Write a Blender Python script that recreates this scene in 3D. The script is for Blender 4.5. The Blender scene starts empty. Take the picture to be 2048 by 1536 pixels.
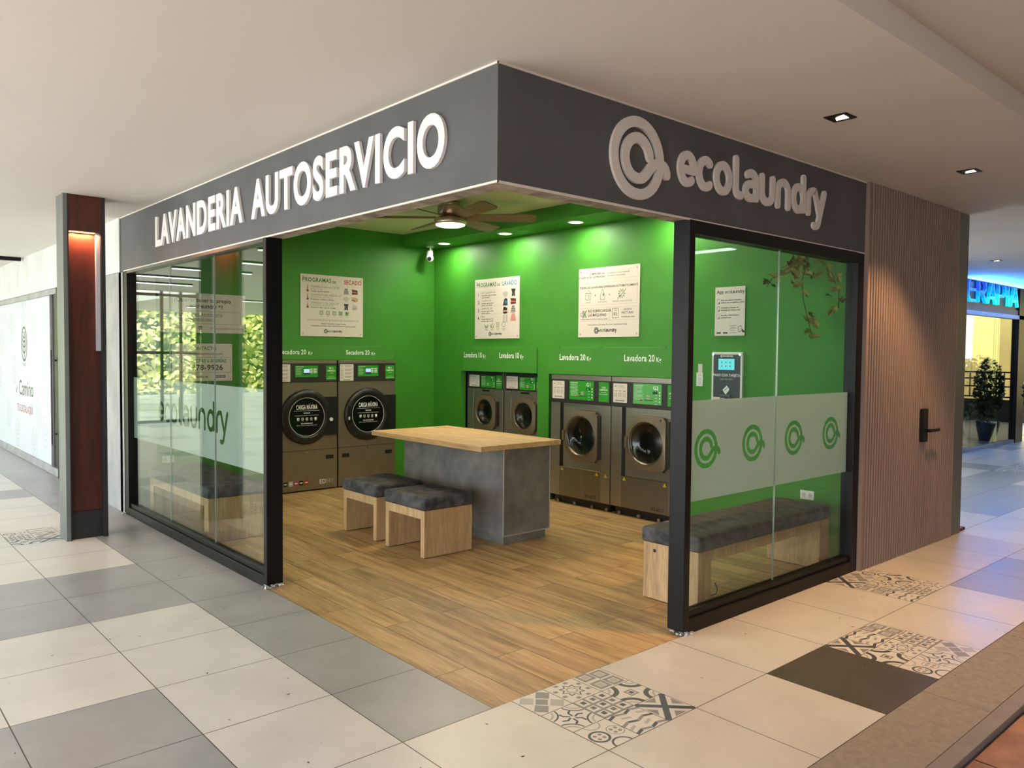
import bpy, bmesh, math, random
import numpy as np
from mathutils import Vector, Matrix
R_ = random.Random(7)
scn = bpy.context.scene
COL = scn.collection

# ------------------------------------------------------------------ camera
cam_d = bpy.data.cameras.new('camera'); cam = bpy.data.objects.new('camera', cam_d); COL.objects.link(cam)
cam_d.sensor_fit = 'HORIZONTAL'; cam_d.sensor_width = 36.0
cam_d.lens = 1585.74 / 2048 * 36.0
cam_d.clip_start = 0.05; cam_d.clip_end = 200
YAW, PIT, ROL = 0.84668, -0.03938, 0.00908
fwd = Vector((math.cos(YAW)*math.cos(PIT), math.sin(YAW)*math.cos(PIT), math.sin(PIT)))
rt = Vector((math.sin(YAW), -math.cos(YAW), 0)); up = rt.cross(fwd)
rt2 = rt*math.cos(ROL) + up*math.sin(ROL); up2 = -rt*math.sin(ROL) + up*math.cos(ROL)
M = Matrix((rt2, up2, -fwd)).transposed().to_4x4()
M.translation = Vector((-2.29391, -2.70543, 1.61619))
cam.matrix_world = M
scn.camera = cam

# ------------------------------------------------------------------ world, sun, exposure
W = bpy.data.worlds.new('world'); scn.world = W; W.use_nodes = True
bg = W.node_tree.nodes['Background']
bg.inputs[0].default_value = (0.83, 0.93, 1.0, 1); bg.inputs[1].default_value = 5.5
sun_d = bpy.data.lights.new('sun', 'SUN'); sun_d.energy = 15.0; sun_d.angle = 0.02; sun_d.color = (1, .95, .85)
sun = bpy.data.objects.new('sun', sun_d); COL.objects.link(sun)
sun.rotation_euler = (math.radians(38), 0, math.radians(-35))
vs = scn.view_settings
vs.view_transform = 'Standard'; vs.look = 'None'; vs.gamma = 1; vs.use_curve_mapping = False; vs.exposure = 0.0
scn.display_settings.display_device = 'sRGB'
scn.cycles.max_bounces = 10; scn.cycles.diffuse_bounces = 5; scn.cycles.glossy_bounces = 5
scn.cycles.transparent_max_bounces = 24; scn.cycles.transmission_bounces = 8
scn.cycles.sample_clamp_indirect = 6.0
scn.cycles.caustics_reflective = False; scn.cycles.caustics_refractive = False

def lamp(kind, name, loc, energy, color, parent=None, target=None, **kw):
    d = bpy.data.lights.new(name, kind); d.energy = energy; d.color = color
    for k, v in kw.items(): setattr(d, k, v)
    o = bpy.data.objects.new(name, d); COL.objects.link(o)
    o.location = loc
    if target is not None:
        o.rotation_euler = (Vector(target)-Vector(loc)).to_track_quat('-Z', 'Y').to_euler()
    if parent is not None:
        o.parent = parent; o.location = Vector(loc) - WOFF[parent.name]
    return o

# ------------------------------------------------------------------ materials
def srgb(r, g, b):
    f = lambda c: (c/255/12.92) if c/255 <= .04045 else ((c/255+.055)/1.055)**2.4
    return (f(r), f(g), f(b), 1)
MATS = {}
def newmat(name):
    m = bpy.data.materials.new(name); m.use_nodes = True; MATS[name] = m
    nt = m.node_tree; return m, nt, nt.nodes['Principled BSDF']
def mat(name, col, rough=.5, metal=0., var=0., vscale=6., stretch=(1, 1, 1), bump=0., bscale=60., spec=.5, rvar=0., detail=5.):
    if name in MATS: return MATS[name]
    m, nt, b = newmat(name)
    c = col if len(col) == 4 else (*col, 1)
    b.inputs['Roughness'].default_value = rough; b.inputs['Metallic'].default_value = metal
    b.inputs['Specular IOR Level'].default_value = spec
    b.inputs['Base Color'].default_value = c
    if var or bump or rvar:
        tc = nt.nodes.new('ShaderNodeTexCoord'); mp = nt.nodes.new('ShaderNodeMapping')
        geo = nt.nodes.new('ShaderNodeNewGeometry')
        nt.links.new(geo.outputs['Position'], mp.inputs['Vector'])
        mp.inputs['Scale'].default_value = stretch
        n = nt.nodes.new('ShaderNodeTexNoise'); n.inputs['Scale'].default_value = vscale; n.inputs['Detail'].default_value = detail
        n.inputs['Roughness'].default_value = .6
        nt.links.new(mp.outputs[0], n.inputs['Vector'])
        if var:
            rp = nt.nodes.new('ShaderNodeValToRGB')
            rp.color_ramp.elements[0].position = .36; rp.color_ramp.elements[1].position = .64
            rp.color_ramp.elements[0].color = (*[x*(1-var) for x in c[:3]], 1)
            rp.color_ramp.elements[1].color = (*[min(1, x*(1+var)) for x in c[:3]], 1)
            nt.links.new(n.outputs['Fac'], rp.inputs[0]); nt.links.new(rp.outputs[0], b.inputs['Base Color'])
        if rvar:
            mr = nt.nodes.new('ShaderNodeMapRange'); mr.inputs[1].default_value = .3; mr.inputs[2].default_value = .7
            mr.inputs[3].default_value = rough-rvar; mr.inputs[4].default_value = rough+rvar
            nt.links.new(n.outputs['Fac'], mr.inputs[0]); nt.links.new(mr.outputs[0], b.inputs['Roughness'])
        if bump:
            n2 = nt.nodes.new('ShaderNodeTexNoise'); n2.inputs['Scale'].default_value = bscale
            nt.links.new(mp.outputs[0], n2.inputs['Vector'])
            bp = nt.nodes.new('ShaderNodeBump'); bp.inputs['Strength'].default_value = bump; bp.inputs['Distance'].default_value = .01
            nt.links.new(n2.outputs['Fac'], bp.inputs['Height']); nt.links.new(bp.outputs[0], b.inputs['Normal'])
    return m
def emit(name, col, strength):
    if name in MATS: return MATS[name]
    m, nt, b = newmat(name)
    b.inputs['Base Color'].default_value = (0, 0, 0, 1)
    b.inputs['Emission Color'].default_value = col if len(col) == 4 else (*col, 1); b.inputs['Emission Strength'].default_value = strength
    return m
def glassmat(name, tint=(.93, .98, .95), boost=1.0):
    m, nt, b = newmat(name); nt.nodes.remove(b)
    out = nt.nodes['Material Output']
    lw = nt.nodes.new('ShaderNodeLayerWeight'); lw.inputs[0].default_value = .5
    p = nt.nodes.new('ShaderNodeMath'); p.operation = 'POWER'; p.inputs[1].default_value = 5
    ml = nt.nodes.new('ShaderNodeMath'); ml.operation = 'MULTIPLY_ADD'; ml.inputs[1].default_value = .96*boost; ml.inputs[2].default_value = .04*boost; ml.use_clamp = True
    nt.links.new(lw.outputs['Facing'], p.inputs[0]); nt.links.new(p.outputs[0], ml.inputs[0])
    tr = nt.nodes.new('ShaderNodeBsdfTransparent'); tr.inputs[0].default_value = (*tint, 1)
    gl = nt.nodes.new('ShaderNodeBsdfGlossy'); gl.inputs['Roughness'].default_value = 0.0
    mx = nt.nodes.new('ShaderNodeMixShader')
    nt.links.new(ml.outputs[0], mx.inputs[0]); nt.links.new(tr.outputs[0], mx.inputs[1]); nt.links.new(gl.outputs[0], mx.inputs[2])
    nt.links.new(mx.outputs[0], out.inputs[0]); return m
def frostmat(name, col, trans=.12, ttint=(.9, .97, .92), fwd_=.5):
    m, nt, b = newmat(name); nt.nodes.remove(b); out = nt.nodes['Material Output']
    d = nt.nodes.new('ShaderNodeBsdfDiffuse'); d.inputs[0].default_value = (*col, 1)
    t = nt.nodes.new('ShaderNodeBsdfTranslucent'); t.inputs[0].default_value = (*col, 1)
    tr = nt.nodes.new('ShaderNodeBsdfTransparent'); tr.inputs[0].default_value = (*ttint, 1)
    m1 = nt.nodes.new('ShaderNodeMixShader'); m1.inputs[0].default_value = fwd_
    m2 = nt.nodes.new('ShaderNodeMixShader'); m2.inputs[0].default_value = trans
    nt.links.new(d.outputs[0], m1.inputs[1]); nt.links.new(t.outputs[0], m1.inputs[2])
    nt.links.new(m1.outputs[0], m2.inputs[1]); nt.links.new(tr.outputs[0], m2.inputs[2]); nt.links.new(m2.outputs[0], out.inputs[0]); return m
def woodmat(name, dark, mid, light, scale=1.0, axis='y', rough=.5, plank=None):
    """oak grain running along one axis; plank=(length,width) adds a staggered plank pattern on the floor plane"""
    m, nt, b = newmat(name); N = nt.nodes.new; L = nt.links.new
    geo = N('ShaderNodeNewGeometry'); mp = N('ShaderNodeMapping'); L(geo.outputs['Position'], mp.inputs['Vector'])
    long_, wide = .9, 11.
    mp.inputs['Scale'].default_value = {'x': (long_, wide, wide), 'y': (wide, long_, wide), 'z': (wide, wide, long_)}[axis]
    vec = mp.outputs[0]
    if plank:
        sw = N('ShaderNodeMapping'); sw.inputs['Rotation'].default_value = (0, 0, math.pi/2); L(geo.outputs['Position'], sw.inputs['Vector'])
        br = N('ShaderNodeTexBrick'); br.offset = .37; br.offset_frequency = 2
        br.inputs['Color1'].default_value = (0, 0, 0, 1); br.inputs['Color2'].default_value = (1, 1, 1, 1); br.inputs['Mortar'].default_value = (.5, .5, .5, 1)
        br.inputs['Scale'].default_value = 1; br.inputs['Brick Width'].default_value = plank[0]; br.inputs['Row Height'].default_value = plank[1]
        br.inputs['Mortar Size'].default_value = .0022; br.inputs['Mortar Smooth'].default_value = .1
        L(sw.outputs[0], br.inputs['Vector'])
        mad = N('ShaderNodeVectorMath'); mad.operation = 'MULTIPLY_ADD'; mad.inputs[1].default_value = (17, 31, 23)
        L(br.outputs['Color'], mad.inputs[0]); L(vec, mad.inputs[2]); vec = mad.outputs[0]
    n1 = N('ShaderNodeTexNoise'); n1.inputs['Scale'].default_value = 1.3*scale; n1.inputs['Detail'].default_value = 8; n1.inputs['Roughness'].default_value = .62; n1.inputs['Distortion'].default_value = .6
    L(vec, n1.inputs['Vector'])
    rp = N('ShaderNodeValToRGB'); e = rp.color_ramp.elements
    e[0].position = .28; e[0].color = dark; e[1].position = .72; e[1].color = light; k = rp.color_ramp.elements.new(.5); k.color = mid
    L(n1.outputs['Fac'], rp.inputs[0])
    n2 = N('ShaderNodeTexNoise'); n2.inputs['Scale'].default_value = 9*scale; n2.inputs['Detail'].default_value = 4; L(vec, n2.inputs['Vector'])
    mr = N('ShaderNodeMapRange'); mr.inputs[3].default_value = .80; mr.inputs[4].default_value = 1.14; mr.inputs[1].default_value = .3; mr.inputs[2].default_value = .7; L(n2.outputs['Fac'], mr.inputs[0])
    mu = N('ShaderNodeMix'); mu.data_type = 'RGBA'; mu.blend_type = 'MULTIPLY'; mu.inputs[0].default_value = 1
    L(rp.outputs[0], mu.inputs[6]); L(mr.outputs[0], mu.inputs[7]); last = mu.outputs[2]
    if plank:
        v = N('ShaderNodeMapRange'); v.inputs[3].default_value = .80; v.inputs[4].default_value = 1.14; L(br.outputs['Color'], v.inputs[0])
        mv = N('ShaderNodeMix'); mv.data_type = 'RGBA'; mv.blend_type = 'MULTIPLY'; mv.inputs[0].default_value = 1; L(last, mv.inputs[6]); L(v.outputs[0], mv.inputs[7])
        jm = N('ShaderNodeMix'); jm.data_type = 'RGBA'; jm.inputs[7].default_value = (.05, .03, .015, 1); L(br.outputs['Fac'], jm.inputs[0]); L(mv.outputs[2], jm.inputs[6]); last = jm.outputs[2]
    L(last, b.inputs['Base Color']); b.inputs['Roughness'].default_value = rough
    return m

GREEN = mat('green_paint', srgb(57, 134, 33), .55, var=.06, vscale=2.5, bump=.08, bscale=220)
GREENP = mat('green_panel_paint', srgb(64, 138, 42), .5, var=.04, vscale=4)
CREAM = mat('cream_paint', srgb(226, 224, 190), .7)
CEILM = mat('ceiling_paint', srgb(222, 218, 212), .75, var=.03, vscale=.9, stretch=(1, .25, 1))
DGREY = mat('charcoal_paint', srgb(86, 87, 90), .6, var=.10, vscale=2.2, bump=.05, bscale=90)
RAW = mat('raw_plaster', srgb(150, 143, 130), .85, var=.45, vscale=9, bump=.3, bscale=50)
CAULK = mat('white_caulk', srgb(225, 220, 212), .6)
CONC = mat('troweled_concrete', srgb(162, 162, 163), .6, var=.16, vscale=3.5, stretch=(1, 1, .6))
CONCL = mat('pale_troweled_concrete', srgb(214, 217, 216), .6, var=.09, vscale=3.2, stretch=(1, 1, .5))
BLACK = mat('black_metal', srgb(17, 16, 17), .42, spec=.25)
BLACKP = mat('black_plastic', srgb(22, 21, 20), .4)
DPANEL = mat('dark_control_panel', srgb(42, 40, 36), .4)
STEEL = mat('brushed_steel', srgb(158, 152, 140), .34, .85, var=.06, vscale=3, stretch=(1, 1, 14), rvar=.06)
STEELD = mat('dark_brushed_steel', srgb(134, 126, 110), .36, .8, var=.06, vscale=3, stretch=(14, 14, 1), rvar=.06)
DRYM = mat('bronze_grey_steel', srgb(142, 132, 112), .38, .75, var=.05, vscale=3, stretch=(12, 12, 1), rvar=.05)
DOORM = mat('bronze_grey_door', srgb(128, 114, 92), .42, .55)
RINGM = mat('dark_steel_ring', srgb(120, 112, 100), .28, .9)
CHROME = mat('chrome', srgb(225, 225, 225), .12, 1)
NICKEL = mat('brushed_nickel', srgb(200, 184, 162), .34, .85)
DARKHOLE = mat('dark_drum', srgb(104, 102, 98), .3, .8)
WHITE = mat('white_plastic', srgb(232, 230, 224), .4)
SIGNW = mat('sign_white', srgb(220, 211, 198), .45)
LETW = mat('white_letter', srgb(238, 236, 234), .45)
LETG = mat('pale_grey_letter', srgb(226, 221, 217), .45)
INK = mat('dark_ink', srgb(38, 40, 40), .5)
INKG = mat('grey_ink', srgb(120, 118, 112), .5)
INKL = mat('pale_line_ink', srgb(186, 178, 166), .5)
GINK = mat('green_ink', srgb(40, 120, 50), .5)
GINKD = mat('dull_green_ink', srgb(112, 132, 100), .5)
RINK = mat('red_ink', srgb(176, 44, 40), .5)
BINK = mat('blue_ink', srgb(32, 128, 168), .5)
PINK = mat('pink_print', srgb(208, 140, 132), .5)
BEIGE = mat('beige_print', srgb(196, 160, 116), .5)
MAROON = mat('maroon_print', srgb(110, 44, 44), .5)
NAVY = mat('navy_print', srgb(44, 56, 74), .5)
TANP = mat('tan_print', srgb(190, 184, 168), .5)
GSTICK = mat('green_sticker', srgb(46, 148, 36), .4)
GSTICKL = mat('light_green_sticker', srgb(88, 172, 88), .4)
WTXT = mat('white_print', srgb(240, 244, 236), .5)
YEL = mat('warning_yellow', srgb(226, 204, 40), .5)
LCD = emit('lit_lcd', srgb(190, 225, 245), 1.0)
LCDG = emit('lit_green_digits', srgb(70, 255, 70), .9)
LCDD = mat('dark_lcd', srgb(14, 70, 52), .3)
OAK = woodmat('oak_table_top', srgb(180, 140, 92), srgb(208, 168, 116), srgb(222, 186, 136), .8, 'y', .5)
OAKX = woodmat('oak_bench_panel', srgb(164, 130, 92), srgb(192, 156, 112), srgb(206, 172, 128), 1.0, 'z', .55)
FLOORW = woodmat('oak_plank_floor', srgb(138, 102, 62), srgb(194, 156, 104), srgb(216, 182, 132), .8, 'y', .4, plank=(1.22, .2))
REDW = woodmat('red_wood_panel', srgb(58, 22, 18), srgb(74, 30, 24), srgb(88, 38, 30), 1.2, 'z', .42)
VELV = mat('charcoal_velvet', srgb(72, 71, 73), .8, var=.6, vscale=13, stretch=(1, .7, 1), bump=.25, bscale=55, detail=8)
CONCT = mat('concrete_laminate', srgb(118, 113, 108), .5, var=.26, vscale=5.0, detail=8)
SLATM = mat('slat_panel', srgb(142, 124, 115), .6, var=.05, vscale=3, stretch=(1, 1, .2))
SLATB = mat('slat_groove', srgb(34, 28, 26), .8)
ENDP = mat('grey_end_panel', srgb(104, 106, 102), .5)
FAN = woodmat('fan_blade_wood', srgb(104, 80, 54), srgb(126, 100, 72), srgb(140, 114, 84), 1.4, 'x', .5)
GLASS = glassmat('clear_glass', (.94, .985, .96), 1.35)
GLASST = glassmat('tinted_glass', (.55, .60, .54), 1.3)
PORT = glassmat('porthole_glass', (.72, .73, .71), 1.4)
FROST = frostmat('frosted_film', (.60, .68, .655), .07, fwd_=.45)
FROSTN = frostmat('printed_window_film', (.90, .95, .98), .02, fwd_=.25)
GLASSEDGE = mat('glass_joint', srgb(150, 165, 156), .3)
TL = mat('light_floor_tile', srgb(216, 211, 204), .36, var=.06, vscale=2.8, rvar=.06, detail=9)
TG = mat('grey_floor_tile', srgb(164, 163, 163), .36, var=.10, vscale=2.4, rvar=.05, detail=8)
TD = mat('dark_floor_tile', srgb(80, 74, 66), .42, var=.22, vscale=2.4, detail=8)
GROUT = mat('tile_grout', srgb(96, 90, 84), .8)
PW = mat('pattern_white', srgb(224, 220, 212), .42)
PG = mat('pattern_grey', srgb(146, 144, 144), .42)
PL = mat('pattern_pale_grey', srgb(186, 182, 178), .42)
PD = mat('pattern_slate', srgb(76, 82, 90), .42)
KERB = mat('grey_stone_kerb', srgb(152, 142, 134), .7, var=.12, vscale=24, bump=.25, bscale=120)
KERBL = mat('pale_kerb_edge', srgb(138, 130, 126), .6, var=.08, vscale=10)
PAVE = mat('red_brown_paving', srgb(168, 126, 108), .75, var=.28, vscale=3.2, bump=.2, bscale=60)
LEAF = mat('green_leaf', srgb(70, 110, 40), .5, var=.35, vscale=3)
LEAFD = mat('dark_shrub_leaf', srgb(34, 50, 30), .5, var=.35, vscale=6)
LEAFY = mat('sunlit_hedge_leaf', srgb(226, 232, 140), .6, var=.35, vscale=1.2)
VINEM = mat('olive_vine_leaf', srgb(136, 138, 62), .5, var=.4, vscale=14)
STEMM = mat('brown_stem', srgb(86, 66, 38), .7)
POTM = mat('blue_grey_pot', srgb(44, 56, 74), .35)
YWALL = mat('yellow_wall_panel', srgb(226, 204, 130), .7, var=.05, vscale=2)

# ------------------------------------------------------------------ mesh helpers
WOFF = {}
class Fr:
    """a flat drawing frame: o + u*a + v*b + n*d"""
    def __init__(s, o, u, v): s.o = Vector(o); s.u = Vector(u); s.v = Vector(v); s.n = s.u.cross(s.v)
    def p(s, a, b, d=0.): return s.o + s.u*a + s.v*b + s.n*d
UP = (0, 0, 1)
def frY(y, x=0, z=0): return Fr((x, y, z), (1, 0, 0), UP)       # faces -y, a = +x
def frX(x, y=0, z=0): return Fr((x, y, z), (0, -1, 0), UP)      # faces -x, a = -y
def frZ(z): return Fr((0, 0, z), (1, 0, 0), (0, 1, 0))          # faces up
GLY = {}
class MB:
    def __init__(s): s.v = []; s.f = []; s.mi = []; s.ms = []; s.sm = []
    def m(s, mt):
        if mt not in s.ms: s.ms.append(mt)
        return s.ms.index(mt)
    def add(s, vs, fs, mt, smooth=False):
        b = len(s.v); s.v += [tuple(x) for x in vs]; k = s.m(mt)
        for f in fs: s.f.append(tuple(i+b for i in f)); s.mi.append(k); s.sm.append(smooth)
    def box(s, x0, x1, y0, y1, z0, z1, mt):
        if x0 > x1: x0, x1 = x1, x0
        if y0 > y1: y0, y1 = y1, y0
        vs = [(x0,y0,z0),(x1,y0,z0),(x1,y1,z0),(x0,y1,z0),(x0,y0,z1),(x1,y0,z1),(x1,y1,z1),(x0,y1,z1)]
        s.add(vs, [(0,3,2,1),(4,5,6,7),(0,1,5,4),(1,2,6,5),(2,3,7,6),(3,0,4,7)], mt); return s
    def fbox(s, F, a0, a1, b0, b1, d0, d1, mt):
        if a0 > a1: a0, a1 = a1, a0
        vs = [F.p(a, b, d) for d in (d0, d1) for a, b in ((a0,b0),(a1,b0),(a1,b1),(a0,b1))]
        s.add(vs, [(0,3,2,1),(4,5,6,7),(0,1,5,4),(1,2,6,5),(2,3,7,6),(3,0,4,7)], mt); return s
    def prism(s, F, pts, d0, d1, mt, smooth=False):
        n = len(pts); A = sum(pts[i][0]*pts[(i+1)%n][1]-pts[(i+1)%n][0]*pts[i][1] for i in range(n))
        if A < 0: pts = pts[::-1]
        vs = [F.p(a, b, d1) for a, b in pts]
        if d0 == d1: s.add(vs, [tuple(range(n))], mt); return s
        vs += [F.p(a, b, d0) for a, b in pts]
        s.add(vs, [tuple(range(n)), tuple(range(2*n-1, n-1, -1))], mt)
        s.add(vs, [(i, i+n, (i+1) % n+n, (i+1) % n) for i in range(n)], mt, smooth); return s
    def rect(s, F, a0, a1, b0, b1, d, mt):
        if a0 > a1: a0, a1 = a1, a0
        return s.prism(F, [(a0,b0),(a1,b0),(a1,b1),(a0,b1)], d, d, mt)
    def rrect(s, F, a0, a1, b0, b1, r, d0, d1, mt, seg=5, smooth=False):
        if a0 > a1: a0, a1 = a1, a0
        rr = r if isinstance(r, (list, tuple)) else (r,)*4      # bl, br, tr, tl
        pts = []
        for (cx, cy, st, q) in ((a0, b0, 180, 0), (a1, b0, 270, 1), (a1, b1, 0, 2), (a0, b1, 90, 3)):
            q_ = rr[q]; ox = cx+q_ if cx == a0 else cx-q_; oy = cy+q_ if cy == b0 else cy-q_
            for k in range(seg+1):
                t = math.radians(st+90*k/seg); pts.append((ox+q_*math.cos(t), oy+q_*math.sin(t)))
        return s.prism(F, pts, d0, d1, mt, smooth)
    def ell(s, F, a, b, ra, rb, d0, d1, mt, seg=32):
        return s.prism(F, [(a+ra*math.cos(2*math.pi*i/seg), b+rb*math.sin(2*math.pi*i/seg)) for i in range(seg)], d0, d1, mt, True)
    def ring(s, F, a, b, r0, r1, d0, d1, mt, seg=40, ry=1.0, t0=0, t1=360):
        full = t1-t0 >= 360; n = seg if full else seg+1
        vs = []
        for i in range(n):
            t = math.radians(t0+(t1-t0)*i/seg); c, k = math.cos(t), math.sin(t)*ry
            vs += [F.p(a+r1*c, b+r1*k, d1), F.p(a+r0*c, b+r0*k, d1), F.p(a+r1*c, b+r1*k, d0), F.p(a+r0*c, b+r0*k, d0)]
        fl, sd = [], []
        for i in range(seg):
            j = (i+1) % n; p, q = 4*i, 4*j
            fl.append((p, q, q+1, p+1))
            if d0 != d1: sd += [(p+2, q+2, q, p), (p+1, q+1, q+3, p+3)]; fl.append((p+2, p+3, q+3, q+2))
        s.add(vs, fl, mt); s.add(vs, sd, mt, True) if sd else None; return s
    def stroke(s, F, path, w, d0, d1, mt, closed=False, caps=True, miter=True):
        s.nst = getattr(s, 'nst', 0)+1
        if d0 != d1: d1 += .0006*(s.nst % 4)
        else: d0 = d1 = d1+.00006*(s.nst % 4)
        P = [np.array(p, float) for p in path]
        P = [p for i, p in enumerate(P) if i == 0 or np.linalg.norm(p-P[i-1]) > .03*w]; n = len(P); lo, hi = [], []
        if closed and np.linalg.norm(P[0]-P[-1]) < 1e-9: P = P[:-1]; n -= 1
        for i in range(n):
            a = P[i-1] if (i > 0 or closed) else None; c = P[(i+1) % n] if (i < n-1 or closed) else None
            d = np.zeros(2); ts = []
            for q in ([P[i]-a] if a is not None else [])+([c-P[i]] if c is not None else []):
                l = np.linalg.norm(q)
                if l > 1e-12: ts.append(q/l)
            t = sum(ts); t = t/(np.linalg.norm(t)+1e-12); k = 1.
            if len(ts) == 2 and miter: k = 1/max(.5, float(t@ts[0]))
            nn = np.array((-t[1], t[0]))*w/2*k; lo.append(P[i]-nn); hi.append(P[i]+nn)
        m_ = n if closed else n-1
        vs = []
        for a, b in zip(lo, hi): vs += [F.p(*a, d1), F.p(*b, d1), F.p(*a, d0), F.p(*b, d0)]
        fs, sd = [], []
        for i in range(m_):
            p, q = 4*i, 4*((i+1) % n); fs.append((p, q, q+1, p+1))
            if d0 != d1: sd += [(p+2, q+2, q, p), (p+1, q+1, q+3, p+3)]
        s.add(vs, fs, mt)
        if sd: s.add(vs, sd, mt)
        if caps and not closed:
            for e in (0, -1):
                q = .0003 if d0 != d1 else .00003
                s.ell(F, P[e][0], P[e][1], w/2, w/2, d0, d1-q if d0 != d1 else d1, mt, 14) if d0 != d1 else s.ell(F, P[e][0], P[e][1], w/2, w/2, d1-q, d1-q, mt, 14)
        return s
    def tube(s, path, r, mt, seg=8, caps=True):
        P = [Vector(p) for p in path]; n = len(P); vs, fs = [], []
        rs = r if isinstance(r, (list, tuple)) else [r]*n
        ref = None
        for i in range(n):
            t = (P[min(i+1, n-1)]-P[max(i-1, 0)]).normalized()
            if ref is None: ref = t.orthogonal().normalized()
            ref = (ref-t*ref.dot(t)).normalized(); bi = t.cross(ref)
            for k in range(seg):
                a = 2*math.pi*k/seg; vs.append(P[i]+(ref*math.cos(a)+bi*math.sin(a))*rs[i])
        for i in range(n-1):
            for k in range(seg): fs.append((i*seg+k, i*seg+(k+1) % seg, (i+1)*seg+(k+1) % seg, (i+1)*seg+k))
        s.add(vs, fs, mt, True)
        if caps: s.add(vs, [tuple(range(seg))[::-1], tuple(range((n-1)*seg, n*seg))], mt)
        return s
    def lathe(s, F, a, b, prof, mt, seg=40):
        """profile of (radius, depth along the frame normal)"""
        vs, fs = [], []
        for r, d in prof:
            for k in range(seg):
                t = 2*math.pi*k/seg; vs.append(F.p(a+r*math.cos(t), b+r*math.sin(t), d))
        for i in range(len(prof)-1):
            for k in range(seg): fs.append((i*seg+k, i*seg+(k+1) % seg, (i+1)*seg+(k+1) % seg, (i+1)*seg+k))
        s.add(vs, fs, mt, True)
        return s
    def text(s, F, st, a, b, size, mt, d=.0008, w='r', xs=1., al='l', d0=None, sp=0.):
        size = size/.69                                             # size is the cap height
        tw = sum(GLY[w][c][2]+sp for c in st)*size*xs
        if al == 'c': a -= tw/2
        elif al == 'r': a -= tw
        for c in st:
            vs, fs, adv, bd = GLY[w][c]
            if vs:
                P = [F.p(a+x*size*xs, b+y*size, d) for x, y in vs]; s.add(P, fs, mt)
                if d0 is not None:
                    Q = P+[F.p(a+x*size*xs, b+y*size, d0) for x, y in vs]; n = len(vs)
                    s.add(Q, [(i, i+n, j+n, j) for i, j in bd], mt)
            a += (adv+sp)*size*xs
        return tw
    def mesh(s, name, off=(0, 0, 0)):
        me = bpy.data.meshes.new(name); o = Vector(off)
        me.from_pydata([tuple(Vector(v)-o) for v in s.v], [], s.f)
        for mt in s.ms: me.materials.append(mt)
        me.polygons.foreach_set('material_index', s.mi); me.polygons.foreach_set('use_smooth', s.sm); me.update()
        return me
    def build(s, name, parent=None, bevel=0., seg=2, origin=None, fix=False):
        if parent is not None: off = WOFF[parent.name]
        elif origin is not None: off = Vector(origin)
        else:
            A = np.array(s.v); lo, hi = A.min(0), A.max(0); off = Vector(((lo[0]+hi[0])/2, (lo[1]+hi[1])/2, lo[2]))
        me = s.mesh(name, off)
        if fix:
            bm = bmesh.new(); bm.from_mesh(me); bmesh.ops.recalc_face_normals(bm, faces=bm.faces); bm.to_mesh(me); bm.free()
        o = bpy.data.objects.new(name, me); COL.objects.link(o); WOFF[o.name] = off
        if parent is not None: o.parent = parent
        else: o.location = off
        if bevel:
            md = o.modifiers.new('bevel', 'BEVEL'); md.width = bevel; md.segments = seg; md.limit_method = 'ANGLE'; md.angle_limit = math.radians(40)
        return o
def radial(pts, cx, cz, n=56):
    out = []
    for i in range(n):
        t = 2*math.pi*i/n; d = (math.cos(t), math.sin(t)); best = None
        for p, q in zip(pts, pts[1:]+pts[:1]):
            ax, az, bx, bz = p[0]-cx, p[1]-cz, q[0]-p[0], q[1]-p[1]
            den = d[0]*bz-d[1]*bx
            if abs(den) < 1e-9: continue
            r = (ax*bz-az*bx)/den; u = (ax*d[1]-az*d[0])/den
            if r > 0 and -1e-6 <= u <= 1+1e-6 and (best is None or r > best): best = r
        out.append((cx+d[0]*best, cz+d[1]*best))
    return out
def tag(o, label, cat, group=None, kind=None):
    o['label'] = label; o['category'] = cat
    if group: o['group'] = group
    if kind: o['kind'] = kind
    return o
def thing(name, label, cat, loc, group=None, kind=None):
    o = bpy.data.objects.new(name, None); COL.objects.link(o); o.location = loc; WOFF[o.name] = Vector(loc)
    o.empty_display_size = .1
    return tag(o, label, cat, group, kind)
def dup(o, parent=None):
    c = o.copy(); COL.objects.link(c); WOFF[c.name] = WOFF[o.name].copy()
    if parent is not None: c.parent = parent; c.matrix_parent_inverse = o.matrix_parent_inverse.copy()
    for ch in list(o.children): dup(ch, c)
    return c
def lab(o, text): o['label'] = text; return o

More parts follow.
